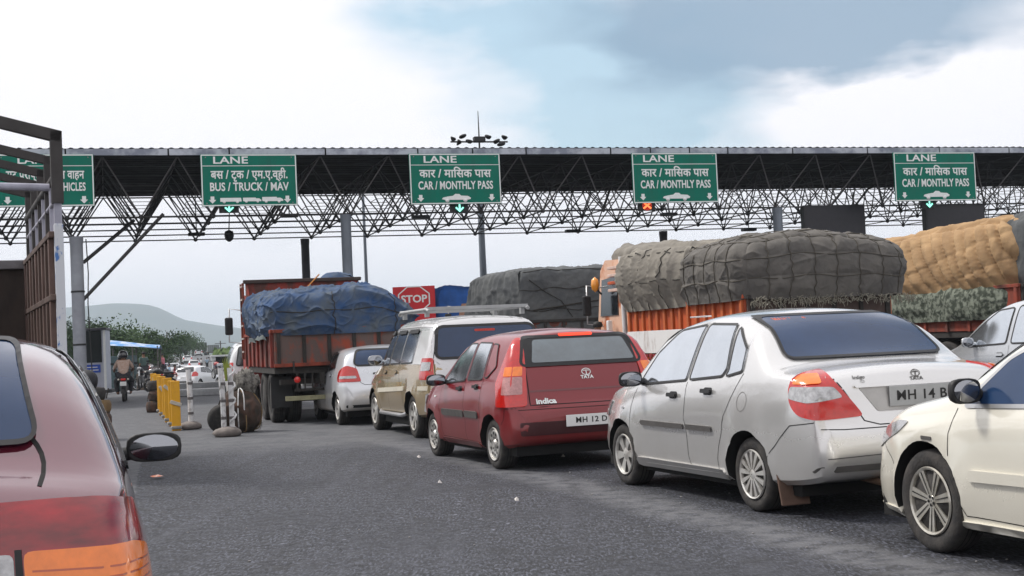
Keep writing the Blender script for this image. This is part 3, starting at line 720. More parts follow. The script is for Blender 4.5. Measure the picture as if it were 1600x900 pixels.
def seam(bvh, line, view, parent, w=.006, name='door_gap', m=None, off=.0015):
    pts = []
    for p, q in zip(line[:-1], line[1:]):
        n = max(1, int(math.dist(p, q) / .03)); pts += [(p[0] + (q[0] - p[0]) * j / n, p[1] + (q[1] - p[1]) * j / n) for j in range(n)]
    pts.append(line[-1]); vs = []
    for i, p in enumerate(pts):
        a, b = pts[max(i - 1, 0)], pts[min(i + 1, len(pts) - 1)]; dx, dy = b[0] - a[0], b[1] - a[1]; l = math.hypot(dx, dy) or 1; nx, ny = -dy / l * w / 2, dx / l * w / 2
        for s in (1, -1):
            h, nn = cast(bvh, view, p[0] + s * nx, p[1] + s * ny); vs.append(h + nn * off)
    mb = MB(); mb.add(vs, [(2 * i, 2 * i + 1, 2 * i + 3, 2 * i + 2) for i in range(len(pts) - 1)]); return mb.build(name, m or BLKM, parent)
def write_on(bvh, body, size, view, a, b, m, parent, bold=.002, off=.004, sx=1, rot=0, flip=False, name='lettering'):
    me = text_mesh(body, size, bold, 1.0, 0); co = [v.co.copy() for v in me.vertices]; mb = MB(); vs = []
    for v in co:
        x, y = v.x * sx, v.y; x, y = x * math.cos(rot) - y * math.sin(rot), x * math.sin(rot) + y * math.cos(rot)
        sgn = -1 if view == 'L' else 1
        h, nn = cast(bvh, view, a + sgn * x * (1), b + y); vs.append(h + nn * off)
    mb.add(vs, [tuple(p.vertices) for p in me.polygons]); bpy.data.meshes.remove(me); return mb.build(name, m, parent)
def wheel_meshes(Rw, wd, style, rimm):
    key = (Rw, wd, style, rimm.name)
    if key in WC: return WC[key]
    rr = Rw * .655; T = MB()
    T.lathe([(rr, -wd * .42), (rr + .02, -wd * .5), (Rw * .84, -wd * .53), (Rw * .95, -wd * .49), (Rw * .99, -wd * .40), (Rw, -wd * .25), (Rw, wd * .25), (Rw * .99, wd * .40), (Rw * .95, wd * .49), (Rw * .84, wd * .53), (rr + .02, wd * .5), (rr, wd * .42)], 44, 'X', cap=False)
    T.lathe([(rr, -wd * .42), (rr, wd * .42)], 24, 'X', cap=True)
    for k in (-.17, 0, .17): T.lathe([(Rw + .0005, wd * k - .004), (Rw + .0005, wd * k + .004)], 44, 'X', cap=False, mi=1)
    tyre = T.build('wheel', [RUB, BLKM])
    Q = MB(); xo = -wd * .46                                # outer side is -x
    Q.lathe([(rr * 1.02, xo - .006), (rr * .99, xo - .016), (rr * .93, xo - .010), (rr * .90, xo + .012), (rr * .90, xo + .05)], 44, 'X', cap=False)
    def spoke(a, r0, r1, w0, w1, x0, x1, mi=0, th=.012):
        c, s = math.cos(a), math.sin(a); vs = []
        for (r, w, x) in ((r0, w0, x0), (r1, w1, x1)):
            for q in (-1, 1):
                vs += [(x, r * c - q * w * s, r * s + q * w * c), (x + th * 2, r * c - q * w * .8 * s, r * s + q * w * .8 * c)]
        Q.add(vs, [(0, 4, 6, 2), (0, 1, 5, 4), (2, 6, 7, 3), (1, 3, 7, 5), (0, 2, 3, 1), (4, 5, 7, 6)], mi)
    if style == 'cover':
        Q.lathe([(.01, xo + .0), (rr * .3, xo - .004), (rr * .36, xo + .004), (rr * .38, xo + .012), (rr * .93, xo + .014)], 44, 'X', cap=False, mi=1)
        Q.lathe([(.005, xo - .014), (rr * .18, xo - .012), (rr * .26, xo - .004), (rr * .30, xo + .01)], 24, 'X', cap=False)
        for k in range(13): spoke(k * 2 * math.pi / 13, rr * .22, rr * .93, rr * .045, rr * .105, xo - .012, xo - .012)
    elif style == 'holes':
        Q.lathe([(.005, xo - .012), (rr * .2, xo - .012), (rr * .3, xo + .006), (rr * .45, xo + .004), (rr * .8, xo - .006), (rr * .93, xo + .004)], 44, 'X', cap=False)
        for k in range(10):
            a = k * 2 * math.pi / 10; Q.lathe([(.001, xo - .0075), (rr * .10, xo - .0073)], 10, 'X', (0, rr * .66 * math.cos(a), rr * .66 * math.sin(a)), mi=1)
            Q.lathe([(.001, xo - .0), (rr * .06, xo - .0)], 8, 'X', (0, rr * .4 * math.cos(a + .3), rr * .4 * math.sin(a + .3)), mi=1)
    elif style == 'alloy':
        Q.lathe([(.01, xo + .035), (rr * .92, xo + .045)], 44, 'X', cap=False, mi=1)
        Q.lathe([(.005, xo + .0), (rr * .15, xo + .002), (rr * .2, xo + .012), (rr * .24, xo + .03)], 24, 'X', cap=False)
        for k in range(7):
            a = k * 2 * math.pi / 7 + .2
            spoke(a, rr * .12, rr * .93, rr * .085, rr * .15, xo + .004, xo - .008, 0, .014)
            spoke(a, rr * .2, rr * .9, rr * .008, rr * .02, xo - .002, xo - .0105, 1, .001)
        for k in range(5):
            a = k * 2 * math.pi / 5; Q.lathe([(.001, xo - .004), (.011, xo - .002)], 8, 'X', (0, rr * .13 * math.cos(a), rr * .13 * math.sin(a)), mi=1)
    else:                                               # steel rim, star openings
        Q.lathe([(.01, xo + .03), (rr * .92, xo + .04)], 40, 'X', cap=False, mi=1)
        Q.lathe([(.005, xo - .006), (rr * .22, xo + .0), (rr * .42, xo + .012), (rr * .5, xo + .02)], 24, 'X', cap=False)
        for k in range(6): spoke(k * math.pi / 3, rr * .3, rr * .93, rr * .13, rr * .24, xo + .004, xo + .0)
    rim = Q.build('rim', [rimm, BLKM], sharp=30)
    WC[key] = (tyre.data, rim.data); bpy.data.objects.remove(tyre); bpy.data.objects.remove(rim)
    return WC[key]
WC = {}
def add_wheels(t, S, style, rimm=None, wd=.17, sides=(-1, 1), fstyle=None):
    for i, ax in enumerate((S['ra'], S['ra'] + S['wb'])):
        tm, rm = wheel_meshes(S['R'], wd, (fstyle if (i == 1 and fstyle) else style), rimm or ALU)
        for s in sides:
            w = bpy.data.objects.new('wheel', tm); COL.objects.link(w); w.parent = t; w.location = (s * (S['W'] / 2 - wd * .5 - .035), ax - S['s0'], S['R'])
            w.rotation_euler = (rng.uniform(0, 6.28), 0, 0 if s < 0 else math.pi)
            r = bpy.data.objects.new('rim', rm); COL.objects.link(r); r.parent = w
def mirror(t, S, bvh, s, z, side, m, size=(.19, .10, .14), arm=.12):
    h, n = cast(bvh, 'L' if side < 0 else 'R', s - S['s0'], z)
    c = h + Vector((side * arm, .0, .03)); mb = MB(); a, b, d = (q / 2 for q in size); vs = []; nu, nv = 18, 10
    for i in range(nv + 1):
        ph = math.pi * (i / nv - .5)
        for j in range(nu):
            th = 2 * math.pi * j / nu; e = .6
            f = lambda q, e=e: math.copysign(abs(q) ** e, q)
            x = a * f(math.cos(ph)) * f(math.cos(th)); zz = d * f(math.cos(ph)) * f(math.sin(th)); y = b * f(math.sin(ph))
            y = max(y, -b * .35); 
            if y > 0: x *= 1 - .25 * (y / b) ** 2; zz *= 1 - .25 * (y / b) ** 2
            vs.append(c + Vector((x, y, zz)))
    mb.add(vs, [(i * nu + j, i * nu + (j + 1) % nu, (i + 1) * nu + (j + 1) % nu, (i + 1) * nu + j) for i in range(nv) for j in range(nu)], 0, True)
    mb.tube([h + Vector((-side * .03, .02, .0)), c + Vector((-side * .04, .01, -.02))], [.035, .03], 8)
    o = mb.build('mirror', m, t)
    g = MB().lathe([(.001, -.002), (a * .86, -.001), (a * .88, .002)], 20, 'Y'); g.v = [(x, y, z * d / a) for x, y, z in g.v]; g.v = [tuple(Vector(v) + c + Vector((0, -b * .35 - .003, 0))) for v in g.v]
    g.build('mirror_glass', mat('mirror_face', (.30, .31, .33), rough=.04, metal=1), o)
    return o
def mirrored(poly): return [(-a, b) for a, b in poly][::-1]
def car(name, label, cat, loc, head, S, paint_m, parts, group=None, res=.07):
    """S: shape of the shell; parts(t, bvh, S): everything fixed to it. head: degrees to the left of the view."""
    S['top'] = pchip(S['top_pts']); S['bot'] = pchip(S['bot_pts']); S['belt'] = pchip(S['belt_pts']); S['plan'] = pchip(S['plan_pts']); S['s0'] = S['ra'] + S['wb'] / 2
    t = root(name, (loc[0], loc[1], 0), R(head), label, cat, group)
    me, bvh = car_mesh(S, paint_m, res); o = bpy.data.objects.new('body', me); COL.objects.link(o); o.parent = t
    cut_arches(o, S, t)
    MB().box((0, 0, .23), (S['W'] * .86, S['L'] * .86, .14)).build('underbody', BLKM, t)  # plain black box, set low and wide to deepen the shade beneath
    parts(t, bvh, S)
    return t
def widen(t, k, S, head):
    t.scale = (k, 1, 1); r = Vector((math.cos(R(head)), math.sin(R(head)), 0)); t.location += r * (k - 1) * (S['W'] / 2 - .09)
def loc_from_wheels(pf, pr, S, head, side=-1):
    """car origin from the ground contacts of its two left wheels in the photo (mean of both)"""
    a, b = gnd(*pf), gnd(*pr); m = (a + b) / 2; r = Vector((math.cos(R(head)), math.sin(R(head)), 0))
    return m + r * (S['W'] / 2 - .09) * (-side)
def Sd(P, S): return [(a - S['s0'], b) for a, b in P]      # side view points given from the rear bumper
def ring(bvh, P, view, t, w, name, m, off, grow):
    c = (sum(p[0] for p in P) / len(P), sum(p[1] for p in P) / len(P)); k = len(P); o = []
    area = sum(P[i - 1][0] * P[i][1] - P[i][0] * P[i - 1][1] for i in range(k)); sg = 1 if area > 0 else -1
    for i in range(k):
        a_, b_ = P[i - 1], P[(i + 1) % k]; dx, dy = b_[0] - a_[0], b_[1] - a_[1]; l = math.hypot(dx, dy) or 1
        o.append((P[i][0] + sg * dy / l * grow, P[i][1] - sg * dx / l * grow))
    return seam(bvh, o + [o[0]], view, t, w, name, m, off)
def glass_set(t, bvh, S, wins, m=None, r=.03, frame=.014, views='LR', names='side_window', fm=None):
    for v in views:
        for i, w in enumerate(wins):
            P = rnd(Sd(w, S), r)
            patch(bvh, P, v, m if not isinstance(m, (list, tuple)) else m[i], names, t, .007, .010, .05)
            ring(bvh, P, v, t, frame * 1.3 + .003, 'window_frame', fm or BLK, .0085, frame * .5)
def end_glass(t, bvh, P, view, m, name, frame=.02, r=.05, fm=None):
    P = rnd(P, r, 5); o = patch(bvh, P, view, m, name, t, .011, .014, .045)
    ring(bvh, P, view, t, frame * 1.1 + .006, 'window_seal', fm or BLK, .0135, frame * .45); return o
def flat_on(bvh, view, a, b, w, h, m, name, t, off=.012, th=.012):
    return patch(bvh, rnd([(a - w / 2, b - h / 2), (a + w / 2, b - h / 2), (a + w / 2, b + h / 2), (a - w / 2, b + h / 2)], .008, 1), view, m, name, t, off, th, .1)
def plate(t, bvh, a, b, w, h, m, text, tilt=0, dx=0.0, view='B'):
    hh, n = cast(bvh, view, a, b); y = hh.y - .022 if view == 'B' else hh.y + .022
    o = MB().box((0, 0, 0), (w, .008, h), bev=.003).build('number_plate', m, t, loc=(a, y, b))
    if text:
        me = text_mesh(text, h * .68, .0016, 1.08, .001); place_mesh(me, 'lettering', INK, o, Matrix.Translation((dx, -.0055, 0)) @ Matrix.Rotation(R(90), 4, 'X') @ Matrix.Diagonal((.92, 1, 1, 1)))
    return o
def emblem(bvh, a, b, r, m, t, rx=1.25):
    pts = [(a + r * rx * math.cos(k * math.pi / 10), b + r * math.sin(k * math.pi / 10)) for k in range(20)]
    seam(bvh, pts + [pts[0]], 'B', t, r * .22, 'emblem_ring', m, .006)
    seam(bvh, [(a - r * rx * .7, b + r * .35), (a, b + r * .45), (a + r * rx * .7, b + r * .35)], 'B', t, r * .2, 'emblem_bar', m, .006)
    seam(bvh, [(a, b + r * .4), (a, b - r * .9)], 'B', t, r * .25, 'emblem_bar', m, .006)
def door_handle(t, bvh, S, s, z, m, w=.17, h=.035, views='LR'):
    for v in views:
        patch(bvh, rnd([(s - S['s0'] - w / 2 + .01, z - h * .9), (s - S['s0'] + w / 2 - .01, z - h * .9), (s - S['s0'] + w / 2 - .01, z + h * .9), (s - S['s0'] - w / 2 + .01, z + h * .9)], .03), v, BLK, 'handle_recess', t, .0015, .002, .06)
        patch(bvh, rnd([(s - S['s0'] - w / 2, z - h / 2), (s - S['s0'] + w / 2, z - h / 2), (s - S['s0'] + w / 2, z + h / 2), (s - S['s0'] - w / 2, z + h / 2)], .015), v, m, 'door_handle', t, .026, .012, .05)
# ------------------------------------------------------------------ near vehicles
def base_shape(**k):
    d = dict(plan_pts=[(0, .80), (.03, .87), (.1, .93), (.4, .985), (1.2, 1), (2.6, 1), (k['L'] - .5, .95), (k['L'] - .18, .87), (k['L'] - .05, .76), (k['L'], .62)], tumble=.30)
    d.update(k); return d
SILV = paint('silver_paint', (.72, .715, .70), .62, .22, cior=1.6, dirt=(.36, .33, .28), dirt_amt=.45)
S = base_shape(L=4.15, W=1.62, wb=2.45, ra=.92, R=.292, rr=.12,
    top_pts=[(0, .56), (.02, .66), (.05, .71), (.075, .97), (.11, 1.075), (.2, 1.115), (.5, 1.15), (.62, 1.18), (1.08, 1.50), (1.42, 1.585), (2.0, 1.605), (2.55, 1.55), (2.75, 1.48), (3.32, 1.06), (3.85, .92), (4.03, .80), (4.12, .64), (4.15, .5)],
    bot_pts=[(0, .42), (.03, .34), (.1, .29), (.5, .24), (1.2, .22), (3.2, .21), (3.9, .23), (4.1, .3), (4.15, .4)],
    belt_pts=[(0, .5), (.08, .95), (.3, 1.03), (1.0, 1.055), (1.9, 1.01), (3.0, .93), (3.7, .84), (4.15, .45)], crease=(.76, .66))
def silver_parts(t, bvh, S):
    glass_set(t, bvh, S, [[(2.03, 1.02), (2.03, 1.475), (2.5, 1.44), (2.78, 1.25), (3.0, .97)], [(1.38, 1.06), (1.33, 1.12), (1.45, 1.465), (1.95, 1.48), (1.95, 1.025)], [(1.06, 1.10), (1.10, 1.27), (1.36, 1.445), (1.27, 1.10), (1.3, 1.06)]], [GLASSW, GLASSW, GLASSW], .025, .012)
    end_glass(t, bvh, [(-.575, 1.185), (.575, 1.185), (.505, 1.52), (-.505, 1.52)], 'B', GLASSB, 'rear_window', .012, .06)
    end_glass(t, bvh, [(-.62, 1.08), (.62, 1.08), (.52, 1.43), (-.52, 1.43)], 'F', GLASS, 'windscreen')
    for s in (-1, 1):
        C = (s, .42, .50 - S['s0'], -1)
        o = patch(bvh, rnd([(-.02, .755), (.04, .83), (.27, 1.085), (.40, 1.10), (.58, 1.08), (.64, .98), (.60, .86), (.50, .775), (.34, .74)], .05), C, REDL, 'tail_lamp', t, .012, .014, .05)
        patch(bvh, rnd([(.15, .90), (.22, .975), (.60, .985), (.62, .90), (.40, .865)], .03), C, CLRL, 'reversing_lens', o, .016, .004, .04)
        patch(bvh, rnd([(.30, 1.0), (.34, 1.07), (.54, 1.065), (.58, 1.0)], .03), C, ORGL, 'indicator_lens', o, .016, .004, .04)
        patch(bvh, rnd([(.05, .62), (.6, .66), (.75, .80), (.4, .80), (.1, .72)], .04), (s, .42, S['L'] - .6 - S['s0'], 1), CLRL, 'headlight', t, .01, .012, .05)
    # boot lid lines, plate recess
    seam(bvh, [(-.58, 1.06), (-.40, .72), (-.30, .685), (.30, .685), (.40, .72), (.58, 1.06)], 'B', t, .008, 'boot_gap')
    patch(bvh, rnd([(-.30, .78), (-.42, .965), (.42, .965), (.30, .78)], .02), 'B', mat('shaded_silver', (.48, .47, .46), .35, .4, noise=.2), 'plate_recess', t, .004, .005, .06)  # surface patch; the recess shade is put into its darker silver
    patch(bvh, rnd([(-.45, .96), (-.45, .985), (.45, .985), (.45, .96)], .01, 1), 'B', SILV, 'boot_lip', t, .02, .022, .06)
    plate(t, bvh, .04, .885, .52, .15, PLG, 'MH 14 BK', dx=.0)
    emblem(bvh, .0, 1.045, .024, TRIM, t); write_on(bvh, 'TATA', .036, 'B', 0, 1.005, TRIM, t, .001, .006)
    write_on(bvh, 'Indigo', .034, 'B', -.40, 1.035, TRIM, t, .0005, .006); write_on(bvh, 'CS', .026, 'B', -.38, 1.003, TRIM, t, 0, .006)
    seam(bvh, [(-.70, .675), (-.55, .665), (.55, .665), (.70, .675)], 'B', t, .007, 'bumper_gap')
    patch(bvh, rnd([(-.74, .36), (.74, .36), (.72, .405), (-.72, .405)], .01, 1), 'B', TRIM, 'bumper_strip', t, .006, .01, .1)
    seam(bvh, [(-.68, .46), (-.3, .47), (-.15, .50), (.2, .51)], 'B', t, .008, 'bumper_crease', TRIM)
    write_on(bvh, 'MAHALAXMI', .036, 'B', -.34, 1.49, mat('orange_sticker', (.45, .08, .04), rough=.5), t, .001, .010, 1.0)
    for v in 'LR':
        seam(bvh, Sd([(3.05, .93), (3.12, .75), (3.13, .52), (3.0, .30)], S), v, t); seam(bvh, Sd([(1.99, 1.0), (1.98, .6), (1.95, .29)], S), v, t)
        seam(bvh, Sd([(3.0, .295), (1.95, .285), (1.45, .285)], S), v, t); seam(bvh, Sd([(1.03, 1.08), (1.12, .95), (1.30, .68), (1.40, .48), (1.45, .285)], S), v, t)
        pts = [(.98 + .075 * math.cos(k * math.pi / 8), .86 + .075 * math.sin(k * math.pi / 8)) for k in range(17)]; seam(bvh, Sd(pts, S), v, t, .005, 'fuel_flap_gap', TRIM)
        patch(bvh, rnd(Sd([(1.50, .60), (1.95, .60), (1.95, .645), (1.50, .645)], S), .01, 1), v, TRIM, 'door_moulding', t, .016, .018, .08)
        patch(bvh, rnd(Sd([(2.01, .60), (2.85, .60), (2.88, .62), (2.85, .645), (2.01, .645)], S), .01, 1), v, TRIM, 'door_moulding', t, .016, .018, .08)
        patch(bvh, rnd(Sd([(3.28, .73), (3.34, .73), (3.34, .75), (3.28, .75)], S), .008, 1), v, CLRL, 'side_repeater', t, .008, .008, .05)
        patch(bvh, rnd(Sd([(1.32, .22), (3.0, .22), (3.0, .30), (1.32, .30)], S), .02, 1), v, SILV, 'sill', t, .014, .03, .12)
        seam(bvh, Sd([(.62, .44), (.45, .60), (.30, .70), (.02, .73)], S), v, t, .007, 'bumper_gap')
    door_handle(t, bvh, S, 1.58, .93, BLK); door_handle(t, bvh, S, 2.22, .885, BLK)
    add_wheels(t, S, 'cover', fstyle='star')
    for s in (-1, 1): MB().box((s * (S['W'] / 2 - .12), S['ra'] - S['s0'] - .42, .21), (.20, .02, .25), Matrix.Rotation(R(-14), 3, 'X'), bev=.008).build('mud_flap', mat('dusty_rubber', (.16, .10, .075), rough=.9, noise=.4), t)
    for s in (-1, 1): mirror(t, S, bvh, 2.92, .99, s, BLK)
    MB().tube([(-.3, -S['s0'] + .3, .27), (-.3, -S['s0'] + .0, .25)], .025, 10).build('exhaust_pipe', mat('rusty_steel', (.18, .11, .07), .8, noise=.4), t)
    for s in (-.55, .35): MB().box((s, S['L'] - 1.95 - S['s0'], 1.56), (.05, .3, .012), bev=.004).build('roof_moulding', SILV, t)
HS = 19.5
cs_ = car('silver_sedan', 'silver saloon with orange red tail lamps and grey plate, in front of the cream car', 'car', loc_from_wheels((985, 757), (1195, 798), S, HS), HS, S, SILV, silver_parts, res=.055); widen(cs_, 1.24, S, HS)
# --- red hatchback
REDP = paint('dark_red_paint', (.20, .003, .009), .12, .3, cior=1.42, cw0=.75, dirt=(.17, .10, .08), dirt_amt=.4)
SI = base_shape(L=3.69, W=1.64, wb=2.28, ra=.62, R=.28, rr=.10, tumble=.27,
    top_pts=[(0, .58), (.02, .66), (.05, .70), (.10, .75), (.15, .95), (.21, 1.13), (.36, 1.42), (.43, 1.50), (.7, 1.54), (1.2, 1.56), (1.8, 1.53), (2.05, 1.46), (2.7, 1.04), (3.3, .90), (3.55, .78), (3.66, .62), (3.69, .5)],
    bot_pts=[(0, .42), (.03, .33), (.1, .28), (.5, .23), (1.2, .21), (2.7, .21), (3.5, .23), (3.66, .3), (3.69, .4)],
    belt_pts=[(0, .5), (.1, .70), (.25, .98), (.8, 1.0), (1.6, .97), (2.5, .90), (3.2, .82), (3.69, .45)], crease=(.72, .62))
def lid(t, bvh, m, P, name='tailgate_panel'): patch(bvh, P, 'B', m, name, t, .004, .006, .07)
def red_parts(t, bvh, S):
    glass_set(t, bvh, S, [[(1.60, .98), (1.58, 1.40), (1.82, 1.40), (2.1, 1.25), (2.42, .94)], [(.98, 1.0), (1.03, 1.40), (1.50, 1.41), (1.50, .99)], [(.64, 1.14), (.80, 1.38), (.95, 1.39), (.90, 1.02), (.82, 1.02)]], [GLASSW, GLASSW, REDP], .025, .010, fm=BLK)
    end_glass(t, bvh, [(-.60, 1.145), (.60, 1.145), (.52, 1.44), (-.52, 1.44)], 'B', BLK, 'window_surround', .02, .05)
    patch(bvh, rnd([(-.50, 1.165), (.54, 1.165), (.47, 1.415), (-.44, 1.415)], .03), 'B', mat('sky_pale_glass', (.10, .14, .16), rough=.05, ior=2.2, noise=.5, nscale=3), 'rear_window', t, .015, .004, .05)  # sky reflection put into the pale blue-grey of the glass
    flat_on(bvh, 'B', 0, 1.46, .34, .03, LITR, 'high_brake_lamp', t, .02, .03)
    end_glass(t, bvh, [(-.62, 1.05), (.62, 1.05), (.52, 1.40), (-.52, 1.40)], 'F', GLASS, 'windscreen')
    for s in (-1, 1):
        v = 'L' if s < 0 else 'R'
        C = (s, .35, .80 - S['s0'], -1)
        o = patch(bvh, rnd([(.20, .70), (.205, 1.1), (.22, 1.30), (.26, 1.445), (.36, 1.445), (.42, 1.28), (.50, 1.08), (.54, .95), (.50, .82), (.48, .70)], .03), C, REDL, 'tail_lamp', t, .012, .014, .045)
        for a, b, m2, nm in ((1.03, 1.13, ORGL, 'indicator_lens'), (.83, 1.02, mat('pink_clear_lens', (.55, .25, .24), rough=.15, coat=1, noise=.4, nscale=40), 'reversing_lens')):
            patch(bvh, rnd([(.235, a), (.40, a), (.39, b), (.235, b)], .015), C, m2, nm, o, .016, .004, .04)
        patch(bvh, rnd([(.05, .62), (.6, .66), (.72, .78), (.4, .78), (.1, .72)], .04), (s, .42, S['L'] - .6 - S['s0'], 1), CLRL, 'headlight', t, .01, .012, .05)
    seam(bvh, [(-.57, 1.10), (-.575, .71), (.575, .71), (.57, 1.10)], 'B', t, .009, 'tailgate_gap')
    seam(bvh, [(-.57, .86), (.57, .86)], 'B', t, .02, 'tailgate_fold', paint('fold_shade_red', (.12, .005, .01), .2, .3), .003)  # shade of the fold drawn as a strip of darker red
    emblem(bvh, .02, 1.045, .035, WHT, t); write_on(bvh, 'TATA', .05, 'B', .02, .985, WHT, t, .002, .008); write_on(bvh, 'indica', .085, 'B', -.42, .745, WHT, t, .0035, .008)
    patch(bvh, rnd([(-.70, .385), (.70, .385), (.70, .53), (-.70, .53)], .02), 'B', mat('dark_bumper_band', (.055, .008, .01), .5, noise=.3), 'bumper_strip', t, .005, .008, .08)
    plate(t, bvh, -.02, .525, .50, .125, PLW, 'MH 12 D'); seam(bvh, [(-.7, .665), (.7, .665)], 'B', t, .007, 'bumper_gap')
    for v in 'LR':
        seam(bvh, Sd([(2.48, .90), (2.50, .6), (2.42, .30)], S), v, t); seam(bvh, Sd([(1.55, .97), (1.54, .6), (1.52, .29)], S), v, t)
        seam(bvh, Sd([(2.42, .285), (1.0, .275)], S), v, t); seam(bvh, Sd([(.92, 1.0), (.95, .85), (.96, .62), (1.02, .5), (1.06, .29)], S), v, t)
        seam(bvh, Sd([(.35, .45), (.26, .56), (.22, .68), (.03, .69)], S), v, t, .007, 'bumper_gap')
        patch(bvh, rnd(Sd([(1.06, .55), (1.51, .55), (1.51, .63), (1.06, .63)], S), .015, 1), v, TRIM, 'door_moulding', t, .014, .018, .08)
        patch(bvh, rnd(Sd([(1.57, .55), (2.38, .55), (2.40, .58), (2.38, .63), (1.57, .63)], S), .015, 1), v, TRIM, 'door_moulding', t, .014, .018, .08)
        patch(bvh, rnd(Sd([(1.06, .21), (2.45, .21), (2.45, .275), (1.06, .275)], S), .02, 1), v, REDP, 'sill', t, .010, .03, .12)
        patch(bvh, rnd(Sd([(2.66, .76), (2.72, .76), (2.72, .78), (2.66, .78)], S), .008, 1), v, WHT, 'side_repeater', t, .008, .008, .05)
    door_handle(t, bvh, S, 1.12, .91, BLK); door_handle(t, bvh, S, 1.72, .88, BLK)
    add_wheels(t, S, 'holes', wd=.165)
    for s in (-1, 1): mirror(t, S, bvh, 2.36, .95, s, BLK, (.21, .11, .14))
    MB().tube([(-.6, -S['s0'] + .55, .23), (.6, -S['s0'] + .55, .23)], .035, 8).build('axle_beam', mat('rusty_steel', (.18, .11, .07)), t)
HI = 20.5
ci_ = car('red_hatchback', 'dark red hatchback with lit high brake lamp, between the silver saloon and the tan van', 'car', loc_from_wheels((685, 713), (785, 731), SI, HI), HI, SI, REDP, red_parts, res=.055); widen(ci_, 1.20, SI, HI)
# --- tan / white utility van with roof rack
TANP = paint('tan_paint', (.42, .32, .18), .5, .25, dirt_amt=.4, upper=(1.13, (.66, .66, .66))); WHP = paint('white_silver_paint', (.66, .66, .66), .2, .3, dirt=(.42, .4, .36), dirt_amt=.4)
SU = base_shape(L=4.35, W=1.70, wb=2.62, ra=.90, R=.335, rr=.10, tumble=.17, crown=.04,
    top_pts=[(0, .62), (.02, .70), (.06, .76), (.09, 1.0), (.13, 1.2), (.26, 1.66), (.34, 1.79), (.55, 1.84), (1.6, 1.87), (2.4, 1.84), (2.62, 1.76), (3.15, 1.16), (3.9, 1.03), (4.2, .92), (4.32, .72), (4.35, .6)],
    bot_pts=[(0, .48), (.04, .42), (.1, .38), (.5, .33), (3.8, .33), (4.3, .4), (4.35, .5)],
    belt_pts=[(0, .55), (.1, 1.05), (.3, 1.13), (1.5, 1.12), (2.8, 1.08), (3.6, .96), (4.35, .5)], crease=(.92, .86))
